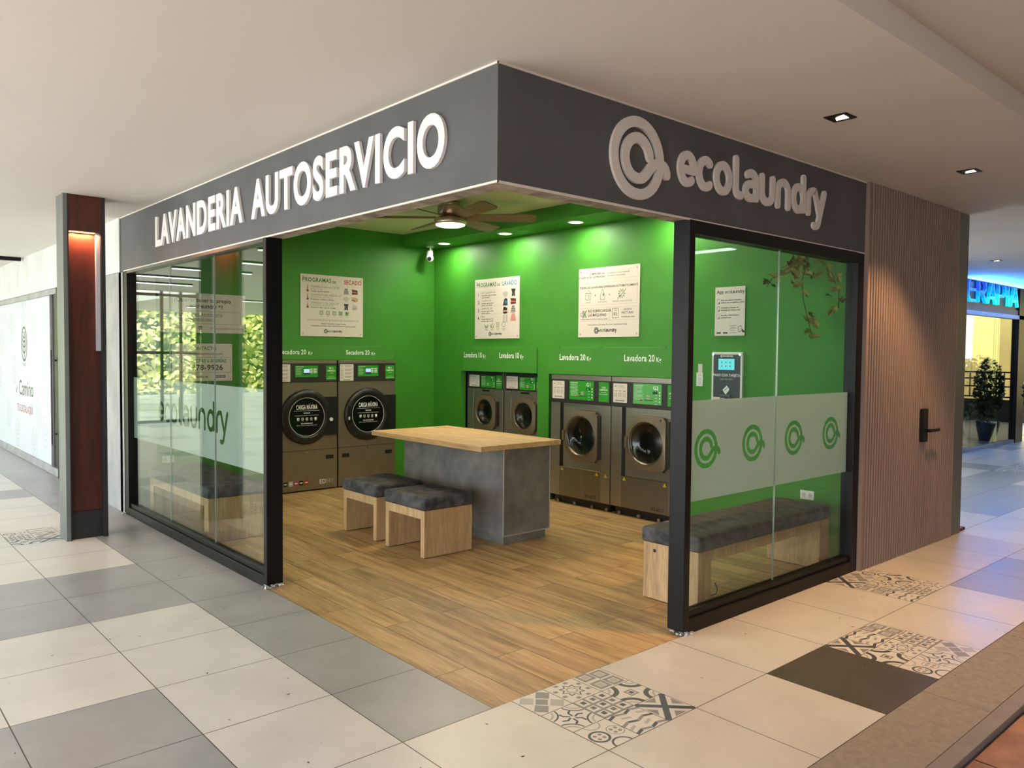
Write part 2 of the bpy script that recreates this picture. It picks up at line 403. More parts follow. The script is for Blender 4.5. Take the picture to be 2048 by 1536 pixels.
# glyph outlines of the built-in font, read once
CH = "ABCDEFGHIJKLMNOPQRSTUVWXYZabcdefghijklmnopqrstuvwxyz0123456789¿?°.,-+/%@:*ÁÉÍÓÚáéíóúñÑ "
def glyphs():
    obs = []
    for w, off, res in (('r', 0., 2), ('b', .019, 3), ('h', .034, 6)):
        GLY[w] = {}
        for c in CH:
            for t in (c, c+'|'):
                if c == ' ' and t == ' ': continue
                if w == 'h' and c not in "ABCDEFGHIJKLMNOPQRSTUVWXYZ ": continue
                cu = bpy.data.curves.new('t', 'FONT'); cu.body = t if t != ' |' else 'I |'; cu.resolution_u = res; cu.offset = off
                ob = bpy.data.objects.new('t', cu); COL.objects.link(ob); obs.append((w, c, t, ob))
    dg = bpy.context.evaluated_depsgraph_get(); dg.update()
    tmp = {}
    for w, c, t, ob in obs:
        me = ob.evaluated_get(dg).to_mesh()
        V = [(v.co.x, v.co.y) for v in me.vertices]; Fc = []; ed = {}
        for p in me.polygons:
            vs = list(p.vertices)
            A = sum(V[vs[i]][0]*V[vs[(i+1) % len(vs)]][1]-V[vs[(i+1) % len(vs)]][0]*V[vs[i]][1] for i in range(len(vs)))
            if A < 0: vs = vs[::-1]
            Fc.append(tuple(vs))
            for i in range(len(vs)):
                e = (vs[i], vs[(i+1) % len(vs)])
                if (e[1], e[0]) in ed: ed.pop((e[1], e[0]))
                else: ed[e] = 1
        tmp[(w, c, t)] = (V, Fc, [(i, j) for i, j in ed])
        ob.evaluated_get(dg).to_mesh_clear()
    for w in GLY:
        barx = {}
        for c in CH:
            if w == 'h' and c not in "ABCDEFGHIJKLMNOPQRSTUVWXYZ ": continue
            k = max(x for x, y in tmp[(w, c, c+'|')][0]); barx[c] = k
        # advance of I from 'I|' and 'I |': use x position of the bar relative to a plain bar
        for c in barx:
            V, Fc, bd = tmp.get((w, c, c), ([], [], []))
            GLY[w][c] = [V, Fc, barx[c], bd]
        sp = barx[' ']-barx['I']
        # bar right edge offset estimated from H: advance = bar edge - bar offset
        bar = .5*sp*0+0.0
        for c in GLY[w]: GLY[w][c][2] = barx[c]
        GLY[w][' '][2] = sp
        GLY[w]['_bar'] = None
    for *_, ob in obs:
        cu = ob.data; bpy.data.objects.remove(ob); bpy.data.curves.remove(cu)
    # plain bar width
    res = {}
    cu = bpy.data.curves.new('t', 'FONT'); ob = bpy.data.objects.new('t', cu); COL.objects.link(ob); 
    for w, off in (('r', 0.), ('b', .019), ('h', .034)):
        cu.body = '|'; cu.offset = off
        dg = bpy.context.evaluated_depsgraph_get(); dg.update()
        me = ob.evaluated_get(dg).to_mesh(); res[w] = max(v.co.x for v in me.vertices); ob.evaluated_get(dg).to_mesh_clear()
    bpy.data.objects.remove(ob); bpy.data.curves.remove(cu)
    for w in GLY:
        GLY[w].pop('_bar')
        for c in GLY[w]:
            if c != ' ': GLY[w][c][2] += {'r': .012, 'b': .042, 'h': .06}[w]-res[w]
glyphs()

# ---- the rounded word mark and the ring mark, as centre lines in x-height units
def arc(cx, cy, rx, ry, t0, t1, n=14): return [(cx+rx*math.cos(math.radians(t0+(t1-t0)*i/n)), cy+ry*math.sin(math.radians(t0+(t1-t0)*i/n))) for i in range(n+1)]
def bez(p0, p1, p2, p3, n=8):
    return [tuple((1-t)**3*a+3*(1-t)**2*t*b+3*(1-t)*t*t*c+t**3*d for a, b, c, d in zip(p0, p1, p2, p3)) for t in [i/n for i in range(n+1)]]
WORD = [  # (x offset, list of strokes)
 ('e', .00, [[(.17, .47), (.74, .47)], arc(.435, .5, .31, .375, -4, 308, 22)]),
 ('c', .86, [arc(.44, .5, .315, .375, 52, 308, 18)]),
 ('o', 1.70, [arc(.455, .5, .33, .375, 0, 360, 26)]),
 ('l', 2.68, [[(.14, 1.17), (.14, .42)]+bez((.14, .42), (.14, .2), (.2, .13), (.4, .125), 6)]),
 ('a', 3.22, [arc(.42, .6, .30, .28, 130, 0, 10)+[(.72, .15)], [(.72, .56), (.42, .55)]+arc(.40, .335, .275, .21, 90, 270, 10)+[(.6, .15), (.72, .24)]]),
 ('u', 4.12, [[(.13, .87), (.13, .42)]+arc(.44, .42, .31, .295, 180, 360, 12)+[(.75, .87)]]),
 ('n', 5.06, [[(.13, .13), (.13, .58)]+arc(.44, .58, .31, .295, 180, 0, 12)+[(.75, .13)]]),
 ('d', 6.02, [arc(.44, .5, .31, .375, 0, 360, 24), [(.75, 1.2), (.75, .16)]]),
 ('r', 6.98, [[(.13, .13), (.13, .58)]+arc(.42, .58, .29, .295, 180, 68, 8)]),
 ('y', 7.42, [[(.10, .87), (.42, .16)], [(.74, .87), (.36, -.16)]+bez((.36, -.16), (.30, -.28), (.2, -.3), (.08, -.26), 5)]),
]
WORD_W = 8.24
def word(mb, F, a, b, xh, m1, m2=None, w=.25, d0=.0008, d1=.0008, xs=1.):
    for i, (c, ox, sts) in enumerate(WORD):
        for st in sts: mb.stroke(F, [(a+(ox+x)*xh*xs, b+y*xh) for x, y in st], w*xh, d0, d1, m1 if i < 3 or m2 is None else m2)
RINGW = .26
MARK = [arc(0, 0, .87, .87, 0, 360, 48),
        arc(.0, 0, .47, .49, 12, 285, 26)+bez((.12, -.475), (.42, -.38), (.5, .02), (.86, -.02), 8)+bez((.86, -.02), (1.02, -.03), (1.12, -.08), (1.14, -.24), 6)]
def mark(mb, F, a, b, R, mt, d0=.0008, d1=.0008, ry=1.):
    for k, st in enumerate(MARK): mb.stroke(F, [(a+x*R, b+y*R*ry) for x, y in st], RINGW*R, d0, d1, mt, closed=(k == 0))

FX0 = frX(3.77)
WX, DY = 3.77, 5.69          # shop inner wall planes
H0 = 2.9                     # mall ceiling
HB = 2.375                   # fascia underside

# ================================================================== SETTING
# ---- mall floor
def tile_kind(i, j):
    if j == -1: return {0: 'P', 5: 'P'}.get(i, 'L')
    if j == -2: return {2: 'D', 3: 'P', 6: 'G', 7: 'G'}.get(i, 'L' if i < 6 or i % 3 else 'G')
    if i >= 6:
        if (i, j) in ((10, -1), (17, 1), (18, 1)): return 'P'
        if j == 0: return 'G' if i in (11, 12, 13, 14) else 'L'
        if j == 1: return 'G' if 12 <= i <= 16 else 'L'
        return 'G' if (i*5+j*3) % 7 == 0 else 'L'
    if i == -1: return 'G' if j >= 0 else 'L'
    if i == -2:
        if j in (4, 5): return 'G'
        if j == 8: return 'P'
        return 'L' if j < 9 or j % 4 else 'G'
    if i == -3:
        if j in (0, 1, 4, 5, 9): return 'G'
        return 'L'
    if i < -3: return 'L' if (i*3+j*2) % 5 else 'G'
    return 'L'
def pattern_tile(mb, x, y, s, k, z):
    F = Fr((x, y, z), (1, 0, 0), (0, 1, 0)); d = .0004
    mb.rect(F, .002, s-.002, .002, s-.002, 0, PW)
    S = lambda *q: [(a*s, b*s) for a, b in q]
    if k == 0:      # tumbling blocks
        for ox, oy in ((0, .5), (.5, .5), (0, 0), (.5, 0)):
            mb.prism(F, S((ox+.02, oy+.25), (ox+.27, oy+.48), (ox+.48, oy+.25), (ox+.25, oy+.02)), d, d, PL if (ox+oy) % 1 else PG)
        mb.prism(F, S((.3, .5), (.5, .7), (.7, .5), (.5, .3)), d, d, PG)
    elif k == 1:    # star
        pts = [((.5+(.30 if i % 2 == 0 else .2)*math.cos(i*math.pi/8))*s, (.5+(.30 if i % 2 == 0 else .2)*math.sin(i*math.pi/8))*s) for i in range(16)]
        mb.stroke(F, pts, .03*s, d, d, PD, closed=True); mb.ring(F, .5*s, .5*s, .1*s, .16*s, d, d, PL, 16)
        for i in range(8):
            t = math.radians(22+45*i); mb.prism(F, [((.5+.42*math.cos(t)+a)*s, (.5+.42*math.sin(t)+b)*s) for a, b in ((-.06, -.05), (.06, -.05), (.06, .05), (-.06, .05))], d, d, PG)
    elif k == 2:    # interlocked squares
        for ox, oy in ((.28, .28), (.72, .72), (.28, .8), (.72, .25)):
            mb.stroke(F, S((ox-.16, oy-.16), (ox+.16, oy-.16), (ox+.16, oy+.16), (ox-.16, oy+.16)), .09*s, d, d, PG, closed=True)
            mb.rect(F, (ox-.09)*s, (ox+.09)*s, (oy-.09)*s, (oy+.09)*s, d*.5, PL)
    elif k == 3:    # scroll and leaves
        for cx, cy, t0 in ((0, 0, 0), (1, 1, 180), (0, 1, 270), (1, 0, 90)):
            mb.ring(F, cx*s, cy*s, .36*s, .40*s, d, d, PD, 10, 1, t0+4, t0+86); mb.ring(F, cx*s, cy*s, .24*s, .29*s, d, d, PL, 10, 1, t0+6, t0+84)
        for t in range(0, 360, 60):
            c, n = math.cos(math.radians(t)), math.sin(math.radians(t))
            mb.stroke(F, S((.5+.08*c, .5+.08*n), (.5+.2*c-.05*n, .5+.2*n+.05*c), (.5+.3*c, .5+.3*n)), .05*s, d, d, PD)
    elif k == 4:    # squares in a lattice
        for i in range(3):
            q = .18+.32*i
            mb.rect(F, (q-.2)*s if q > .2 else .01*s, (q-.13)*s, .01*s, .99*s, d, PG); mb.rect(F, .01*s, .99*s, (q-.2)*s if q > .2 else .01*s, (q-.13)*s, d*.8, PG)
            for j in range(3): mb.rect(F, (.18+.32*i-.05)*s, (.18+.32*i+.08)*s, (.18+.32*j-.05)*s, (.18+.32*j+.08)*s, d, INKG if (i+j) % 2 else PD)
    elif k == 5:    # quarter rings with a framed square
        for cx, cy, t0 in ((0, 0, 0), (1, 0, 90), (1, 1, 180), (0, 1, 270)):
            mb.ring(F, cx*s, cy*s, .30*s, .42*s, d, d, PD, 12, 1, t0, t0+90); mb.ring(F, cx*s, cy*s, .16*s, .22*s, d, d, PL, 10, 1, t0, t0+90)
        mb.rect(F, .36*s, .64*s, .36*s, .64*s, d, PG); mb.rect(F, .41*s, .59*s, .41*s, .59*s, d*1.3, PW); mb.rect(F, .44*s, .56*s, .44*s, .56*s, d*1.6, PD)
    elif k == 6:    # quatrefoil rosettes
        for cx, cy in ((.28, .5), (.78, .5)):
            mb.ring(F, cx*s, cy*s, .19*s, .25*s if cx < .5 else .21*s, d, d, PD if cx < .5 else PG, 18)
            for t in (45, 135, 225, 315):
                mb.ell(F, (cx+.1*math.cos(math.radians(t)))*s, (cy+.1*math.sin(math.radians(t)))*s, .05*s, .05*s, d, d, PG, 8)
        mb.ring(F, .5*s, 0, .22*s, .27*s, d*1.2, d*1.2, PD, 12, 1, 0, 180); mb.ring(F, .5*s, 1*s, .2*s, .25*s, d*1.2, d*1.2, PL, 12, 1, 180, 360)
    elif k == 7:    # chevrons
        for r in range(5):
            for c in range(4):
                m_ = (PD, PL, PG, PW)[(r+c*2) % 4]
                if m_ is PW: continue
                x0, y0 = c*.25, r*.2; q = 1 if c % 2 == 0 else -1
                yy = y0+.02 if q > 0 else y0+.10
                mb.prism(F, S((x0+.005, yy), (x0+.245, yy+.08*q), (x0+.245, yy+.08*q+.085), (x0+.005, yy+.085)), d, d, m_)
    else:           # crossed bars
        for a, b, m_ in (((.02, .02), (.98, .98), PD), ((.02, .98), (.98, .02), PD)):
            mb.stroke(F, S(a, (.5, .5), b), .15*s, d, d, m_, caps=False)
        for t in ((.3, .04, .7, .04, .5, .24), (.3, .96, .7, .96, .5, .76), (.04, .3, .04, .7, .24, .5), (.96, .3, .96, .7, .76, .5)):
            mb.prism(F, S(t[:2], t[2:4], t[4:]), d, d, PG)
GX0, TS = 0.112, 0.6
fl = MB(); pt = MB()
XL, XR, YB_, YT = -14.0, 24.0, -1.2, 26.0
fl.box(XL, XR, YB_, YT, -.12, -.0012, GROUT)
for i in range(int((XL-GX0)//TS), int((XR-GX0)//TS)+1):
    for j in range(-2, 44):
        x0, x1 = max(XL, GX0+i*TS), min(XR, GX0+(i+1)*TS); y0, y1 = j*TS, (j+1)*TS
        if x0 < -.001 and x1 > .001 and j >= 0: x1 = 0.0
        elif x0 >= -.001 and x1 < 5.7 and j >= 0 and y1 < 7.3: continue
        if x1-x0 < .02: continue
        k = tile_kind(i, j); g = .0022
        if k == 'P':
            rr = random.Random(i*31+j*7); order = [0, 1, 2, 3, 4, 5, 6, 7, 8]
            if (i, j) == (0, -1): order = [6, 7, 8, 3, 4, 5, 0, 1, 2]
            else: rr.shuffle(order)
            for q in range(9): pattern_tile(pt, x0+(q % 3)*.2, y0+(q//3)*.2, .2, order[q], 0.0003)
        else:
            fl.rect(frZ(0), x0+g, x1-g, y0+g, y1-g, 0, {'L': TL, 'G': TG, 'D': TD}[k])
floor = tag(fl.build('floor', origin=(0, 0, 0)), 'large pale and grey square floor tiles of the mall walkway', 'floor', kind='structure')
WOFF[floor.name] = Vector((0, 0, 0)); pt.build('patterned_tile', floor)['label'] = 'floor tiles with grey geometric and floral patterns'
m = MB(); m.box(0, 4.6, 0, 6.6, -.12, -.0006, FLOORW)
tag(m.build('floor', origin=(0, 0, 0)), 'oak plank floor inside the laundry shop', 'floor', kind='structure')
m = MB(); m.box(XL, XR, -1.5, -1.202, -.15, 0, KERB); m.box(XL, XR, -1.572, -1.503, -.15, .0, KERBL)
for k in range(-12, 18): m.box(k*1.2+.5, k*1.2+.503, -1.5, -1.202, -.01, .0004, GROUT)
tag(m.build('trim_1', origin=(0, 0, 0)), 'grey stone kerb strip along the edge of the floor tiles', 'kerb', kind='structure')
m = MB()
m.box(XL, XR, -9, -1.574, -.2, -.034, GROUT)
for i in range(-20, 26):
    for j in range(12):
        m.rect(frZ(-.03), i*.62+.31*(j % 2)+.004, i*.62+.31*(j % 2)+.616, -1.58-.40*(j+1)+.004, -1.58-.4*j-.004, 0, PAVE)
tag(m.build('floor', origin=(0, 0, 0)), 'red brown paving slabs below the grey kerb', 'paving', kind='structure')

# ---- ceilings
m = MB(); T = 3.35
m.box(-6.5, 0, -1.29, 12, H0, T, CEILM); m.box(-14, 0, 12, 15.5, H0, T, CEILM); m.box(0, 5.6, -1.29, 0, H0, T, CEILM); m.box(5.6, 22.6, -1.29, 2.6, H0, T, CEILM)
m.box(-14, -4.2, 15.5, 25, H0, T, CEILM); m.box(-6.5, 22.6, -9.2, -1.29, 3.02, T, CEILM); m.box(0, 18, 7.0, 15.5, H0, T, CEILM); m.box(3.87, 5.6, 0, 7.0, H0, T, CEILM); m.box(0, 3.87, 5.8, 7.0, H0, T, CEILM)
tag(m.build('ceiling', origin=(0, 0, 0)), 'smooth off-white ceiling over the mall walkway', 'ceiling', kind='structure')
m = MB(); m.box(.13, WX+.1, .13, DY+.1, 3.08, T, CREAM)
tag(m.build('ceiling', origin=(0, 0, 0)), 'cream ceiling inside the laundry shop', 'ceiling', kind='structure')
m = MB(); m.box(3.285, WX, .13, DY, 2.94, 3.08, GREEN)
tag(m.build('trim_2', origin=(0, 0, 0)), 'green dropped soffit along the washer wall', 'soffit', kind='structure')

# ---- shop walls
m = MB(); B = .08
m.prism(FX0, [(-5.77, -.02), (-5.77, 3.2), (-.12, 3.2), (-.12, -.02), (-1.715, -.02), (-1.715, 1.386), (-3.54, 1.386), (-3.54, -.02), (-3.72, -.02), (-3.72, 1.386), (-5.115, 1.386), (-5.115, -.02)], -B, 0, GREEN)
tag(m.build('wall_right', origin=(0, 0, 0)), 'green wall with built-in washing machines', 'wall', kind='structure')
m = MB()
m.box(0.0, WX, DY, DY+.08, 1.507, 3.2, GREEN); m.box(0.0, 1.53, DY, DY+.08, -.02, 1.507, GREEN); m.box(3.16, WX, DY, DY+.08, -.02, 1.507, GREEN)
tag(m.build('wall_back', origin=(0, 0, 0)), 'green wall with built-in dryers', 'wall', kind='structure')
m = MB()  # service-room shell behind the machines
m.box(5.52, 5.6, .03, 7.0, 0, H0, ENDP); m.box(0, 5.6, 6.95, 7.05, 0, T, CONC); m.box(4.6, 5.52, .12, .2, 0, H0, ENDP)
tag(m.build('wall_service', origin=(0, 0, 0)), 'grey outer wall of the service room behind the machines', 'wall', kind='structure')

# ---- fascia over the shop front
m = MB()
pts = [(0, 0), (3.6, 0), (3.6, .13), (.13, .13), (.13, 5.7), (0, 5.7)]
F = frZ(0); n = len(pts)
A = [F.p(a, b, HB) for a, b in pts]; Bt = [F.p(a, b, 3.2) for a, b in pts]
m.add(A+Bt, [(0, 3, 2, 1), (0, 5, 4, 3)], RAW)
m.add(A+Bt, [(i, (i+1) % n, (i+1) % n+n, i+n) for i in range(n)], DGREY)
fa = tag(m.build('trim_3', origin=(0, 0, 0)), 'charcoal fascia band above the shop windows', 'fascia', kind='structure'); WOFF[fa.name] = Vector((0, 0, 0))
m = MB(); m.box(-.005, 0, -.005, 5.7, H0-.009, H0, CAULK); m.box(-.005, 3.6, -.005, 0, H0-.009, H0, CAULK)
m.box(-.002, .008, -.002, 5.6, HB-.004, HB+.006, CAULK); m.box(0, 3.6, -.002, .008, HB-.004, HB+.006, CAULK)
m.build('caulk_line', fa)

# ---- left pier, band and neighbouring shopfront
m = MB(); m.box(0, .3, 5.62, 8.3, 0, 2.37, CONC); m.box(-.004, .02, 5.60, 5.625, 0, 2.37, BLACK)
tag(m.build('wall_left', origin=(0, 0, 0)), 'grey troweled concrete pier beside the left shop window', 'wall', kind='structure')
m = MB(); m.box(-.012, .3, 5.702, 15.5, 2.372, H0, CONCL)
tag(m.build('trim_4', origin=(0, 0, 0)), 'pale concrete band above the neighbouring shopfront', 'band', kind='structure')
nb = thing('window_3', 'frosted shopfront with an oval tree emblem left of the red column', 'shop window', (0, 10.5, 0), kind='structure')
F = frX(0)
m = MB(); m.box(.0, .08, 8.42, 15.5, .0, .10, CONC); m.box(.0, .08, 8.42, 15.5, 2.30, 2.37, CONC); m.box(-.01, .08, 8.30, 8.42, 0, 2.37, BLACK); m.box(.0, .08, 8.80, 8.84, .1, 2.3, CONC)
m.build('window_frame', nb, .004)
m = MB(); m.box(.03, .04, 8.84, 15.5, .1, 2.3, FROSTN); m.box(.03, .04, 8.42, 8.80, .1, 2.3, BLACKP); m.box(.04, .3, 8.3, 15.5, 0, 2.37, WHITE); m.build('glass', nb)
m = MB()
def emblem(mb, a, b, ra, rb, mt, d):
    w_ = ra*.13
    mb.stroke(F, arc(a, b, ra, rb, 0, 360, 26)[:-1], w_, d, d, mt, closed=True)
    mb.stroke(F, [(a, b-rb), (a, b+rb*.2)], w_, d, d, mt)
    for q in (-1, 1):
        for h, l in ((-.55, .62), (-.2, .72), (.1, .6), (.35, .4)):
            mb.stroke(F, bez((a, b+h*rb), (a+q*.3*ra, b+(h+.05)*rb), (a+q*l*ra, b+(h+.15)*rb), (a+q*l*ra, b+(h+.38)*rb), 5), w_*.8, d, d, mt)
        mb.ell(F, a+q*.35*ra, b+.5*rb, ra*.07, ra*.07, d, d, mt, 8); mb.ell(F, a+q*.2*ra, b+.7*rb, ra*.07, ra*.07, d, d, mt, 8)
m2 = MB(); PALE = mat('pale_grey_print', srgb(212, 220, 224), .6)
for (y, z) in ((9.25, 2.0), (9.35, 1.42), (9.9, 1.9), (9.7, .72), (9.3, .5), (10.0, .3), (9.15, 1.0), (11.6, 1.95), (11.4, 1.3), (11.9, .6), (11.2, .35), (12.4, 1.7), (12.6, 1.1), (12.9, .5), (13.2, 1.5), (10.6, 2.1), (13.6, .9)):
    emblem(m2, -y, z, .17, .21, PALE, -.029)
emblem(m, -10.62, 1.68, .20, .24, INK, -.0285)
m.text(F, 'PLAZA', -10.62, 1.36, .045, INKG, -.0285, al='c', sp=.1)
m.text(F, 'el', -11.28, .95, .12, INK, -.0285, xs=.8); m.text(F, 'Camino', -11.05, .93, .22, INK, -.0285, xs=1.0)
m.text(F, 'TU LOCAL AQUÍ', -11.20, .68, .11, RINK, -.0285, 'r', .92)
m.build('lettering', nb); m2.build('emblem_print', nb)
m = MB(); m.tube([(-.07, 8.47, .42), (-.07, 8.47, 1.6)], .02, CHROME, 12)
for z in (.55, 1.47): m.tube([(-.07, 8.47, z), (.0, 8.47, z)], .012, CHROME, 8)
m.build('pull_handle', nb)

# ---- shop windows
def left_F(): return frX(.045)
w1 = thing('window_1', 'left shop window with frosted band and cut-out word', 'shop window', (.04, 4, 0), kind='structure')
m = MB()
m.box(-.003, .115, 2.38, 2.43, .02, HB, BLACK); m.box(-.002, .09, 5.50, 5.60, 0, HB, BLACK)
m.box(-.002, .09, 2.43, 5.50, .0, .075, BLACK); m.box(.015, .075, 2.43, 5.50, .075, .115, BLACK); m.box(-.002, .09, 2.43, 5.50, 2.345, HB, mat('dull_steel_rail', srgb(84, 83, 84), .3, .7))
m.build('window_frame', w1, .004)
def run_film(F, a0, a1, b0, b1, strokes, w, boxes, step=.003, res=.0012):
    """a film sheet with letters cut out: strokes in frame units, boxes = bounds that hold letters"""
    mb = MB(); segs = []
    for st in strokes:
        for p, q in zip(st[:-1], st[1:]): segs.append((p, q))
    P = np.array([s_[0] for s_ in segs]); Q = np.array([s_[1] for s_ in segs]); D = Q-P; LL = (D**2).sum(1)+1e-12
    x0, x1, y0, y1 = boxes
    mb.rect(F, a0, a1, b0, y0, 0, FROST); mb.rect(F, a0, a1, y1, b1, 0, FROST); mb.rect(F, a0, x0, y0, y1, 0, FROST); mb.rect(F, x1, a1, y0, y1, 0, FROST)
    xs_ = np.arange(x0, x1+res/2, res); ny = max(1, round((y1-y0)/step)); h = (y1-y0)/ny
    for r in range(ny):
        yc = y0+(r+.5)*h
        near = (np.minimum(P[:, 1], Q[:, 1])-w/2 < yc) & (np.maximum(P[:, 1], Q[:, 1])+w/2 > yc)
        inside = np.zeros(len(xs_), bool)
        if near.any():
            Pn, Dn, Ln = P[near], D[near], LL[near]
            t = np.clip(((xs_[:, None]-Pn[:, 0])*Dn[:, 0]+(yc-Pn[:, 1])*Dn[:, 1])/Ln, 0, 1)
            dd = (xs_[:, None]-Pn[:, 0]-t*Dn[:, 0])**2+(yc-Pn[:, 1]-t*Dn[:, 1])**2
            inside = dd.min(1) < (w/2)**2
        s0 = None
        for k in range(len(xs_)):
            if not inside[k] and s0 is None: s0 = xs_[k]
            if s0 is not None and (inside[k] or k == len(xs_)-1):
                if xs_[k]-s0 > 1e-6: mb.rect(F, s0, xs_[k], yc-h/2, yc+h/2, 0, FROST)
                s0 = None
    return mb
zt, zb = 1.347, .757
F = frX(.0535); xh = .195
st = [[(-4.782+(ox+x)*xh, .965+y*xh) for x, y in s_] for c, ox, sts in WORD for s_ in sts]
run_film(F, -5.50, -2.43, zb, zt, st, .185*xh, (-4.84, -3.09, .88, 1.23)).build('frosted_film', w1)
for k, (a, b) in enumerate(((2.43, 3.409), (3.413, 4.429), (4.433, 5.50))):
    m = MB(); m.box(.042, .052, a, b, .115, 2.345, GLASS); m.build('pane', w1)
m = MB()
for y in (3.4077, 4.4277): m.box(.0415, .0525, y+.0022, y+.0044, .115, 2.345, GLASSEDGE)
m.build('glass_joint', w1)
w2 = thing('window_2', 'right shop window with frosted band and four ring cut-outs', 'shop window', (2.5, .04, 0), kind='structure')
m = MB()
m.box(1.418, 1.473, -.005, .108, .02, HB, BLACK); m.box(3.48, 3.575, -.002, .09, 0, HB, BLACK)
m.box(1.473, 3.48, -.002, .09, .0, .085, BLACK); m.box(1.473, 3.48, .015, .075, .085, .125, BLACK); m.box(1.473, 3.48, -.004, .09, 2.30, HB, BLACK)
m.build('window_frame', w2, .004)
F = frY(.0535)
st = []
for cx in (1.696, 2.200, 2.712, 3.229): st += [[(cx+x*.119, 1.055+y*.119) for x, y in s_] for s_ in MARK]
run_film(F, 1.473, 3.48, .752, zt, st, RINGW*.119*.95, (1.55, 3.40, .92, 1.19)).build('frosted_film', w2)
for a, b in ((1.473, 2.461), (2.466, 3.48)):
    m = MB(); m.box(a, b, .042, .052, .125, 2.30, GLASS); m.build('pane', w2)
m = MB(); m.box(2.4623, 2.4647, .0415, .0525, .125, 2.3, GLASSEDGE); m.build('glass_joint', w2)
# crumbled mortar under the posts
m = MB()
for (cx, cy, rx, ry, nn) in ((1.47, .03, .06, .06, 60), (.05, 2.40, .07, .04, 40), (-.01, 5.60, .05, .05, 40)):
    for _ in range(nn):
        x, y, s_ = cx+R_.uniform(-rx, rx), cy+R_.uniform(-ry, ry), R_.uniform(.006, .016)
        q = [Vector((x, y, s_*.5))+Vector((R_.uniform(-1, 1), R_.uniform(-1, 1), R_.uniform(-.5, .8)))*s_ for _ in range(5)]
        m.add(q, [(0, 1, 2), (0, 2, 3), (0, 3, 1), (4, 1, 2), (4, 2, 3), (4, 3, 1)], CONCL)
tag(m.build('mortar_rubble', origin=(0, 0, 0)), 'crumbled pale mortar at the feet of the black window posts', 'rubble', kind='stuff')
m = MB()
for _ in range(130):
    x, y = R_.uniform(-1.9, 3.0), R_.uniform(-1.4, 3.2)
    if x > -.02 and y > -.02: continue
    t = R_.uniform(0, 6.3); l = R_.uniform(.004, .012); c, s_ = math.cos(t)*l, math.sin(t)*l
    m.add([(x-c, y-s_, .0015), (x+s_*.35, y-c*.35, .0015), (x+c, y+s_, .003), (x-s_*.35, y+c*.35, .002)], [(0, 1, 2, 3)], STEMM if R_.random() < .7 else SLATB)
tag(m.build('leaf_litter', origin=(0, 0, 0)), 'tiny dry leaf specks scattered over the walkway tiles', 'litter', kind='stuff')

# ---- slatted service door and end panel
d1 = thing('door_1', 'brown vertical slat service door right of the shop window', 'door', (4.6, 0, 0), kind='structure')
def slats(mb, x0, x1):
    mb.box(x0, x1, .0, .03, .0, H0, SLATB)
    n_ = round((x1-x0)/.0435); p = (x1-x0)/n_
    for i in range(n_):
        a = x0+i*p; mb.prism(frZ(0), [(a+.019, .0), (a+.020, -.028), (a+.023, -.032), (a+p-.006, -.032), (a+p-.002, -.026), (a+p-.001, .0)], .0, H0, SLATM)
m = MB(); slats(m, 4.60, 5.36); m.build('slat_panel', d1)
lk = thing('door_lock', 'black electronic lock with lever handle on the slatted door', 'lock', (4.65, -.03, 1.04))
m = MB(); m.rrect(frY(-.03), 4.60, 4.695, .905, 1.182, .012, 0, .028, BLACK); m.build('lock_body', lk, .003)
m = MB(); m.tube([(4.65, -.058, 1.0), (4.65, -.09, 1.0)], .014, BLACK, 10); m.fbox(frY(-.085), 4.635, 4.84, .988, 1.012, 0, .018, BLACK); m.build('lever_handle', lk, .003)
m = MB(); slats(m, 3.62, 4.592); m.box(3.58, 3.62, -.03, .03, 0, H0, SLATM)
tag(m.build('wall_slatted', origin=(0, 0, 0)), 'brown vertical slat cladding beside the right shop window', 'wall', kind='structure')
m = MB(); m.box(5.362, 5.6, -.02, .03, 0, H0, ENDP); tag(m.build('trim_5', origin=(0, 0, 0)), 'plain grey end panel right of the slatted door', 'panel', kind='structure')
m = MB(); m.box(5.66, 5.80, .005, .05, 0, .022, mat('dark_blue_plastic', srgb(30, 34, 60), .5)); m.box(5.655, 5.72, -.002, .02, .006, .03, RINK)
tag(m.build('door_wedge'), 'small red and navy block on the floor at the grey end panel', 'door wedge')

# ================================================================== FASCIA SIGNS
s1 = thing('fascia_sign', 'raised white capitals reading LAVANDERIA AUTOSERVICIO on the charcoal fascia', 'sign', (0, 2.5, 2.52))
F = frX(0); cap = .238
def fit(F, txt, a0, a1, b, cap, wt, mt, d, parent, nm, over=0.):
    tw = MB().text(F, txt, 0, 0, cap, mt, .0, wt); xs = (a1-a0)/tw; a = a0; sz = cap/.69
    for c in txt:
        adv = GLY[wt][c][2]*sz*xs
        if c != ' ':
            mb = MB(); mb.text(F, c, a, b, cap, mt, d, wt, xs, d0=.002); mb.build(nm, parent)
        a += adv
fit(F, 'LAVANDERIA', -4.60, -2.72, 2.522, cap, 'h', LETW, .02, s1, 'letter')
fit(F, 'AUTOSERVICIO', -2.56, -.345, 2.522, cap, 'h', LETW, .02, s1, 'letter')
s2 = thing('fascia_sign', 'raised pale grey ring emblem and word ecolaundry on the right fascia', 'sign', (1.8, 0, 2.5))
F = frY(0); xh = .2
m = MB(); mark(m, F, .945, 2.632, .213, LETG, .002, .018); m.build('ring_emblem', s2)
for i, (c, ox, sts) in enumerate(WORD):
    m = MB()
    for s_ in sts: m.stroke(F, [(1.285+(ox+x)*xh*1.005, 2.545+y*xh) for x, y in s_], .048, .002, .018, LETG)
    m.build('letter', s2)

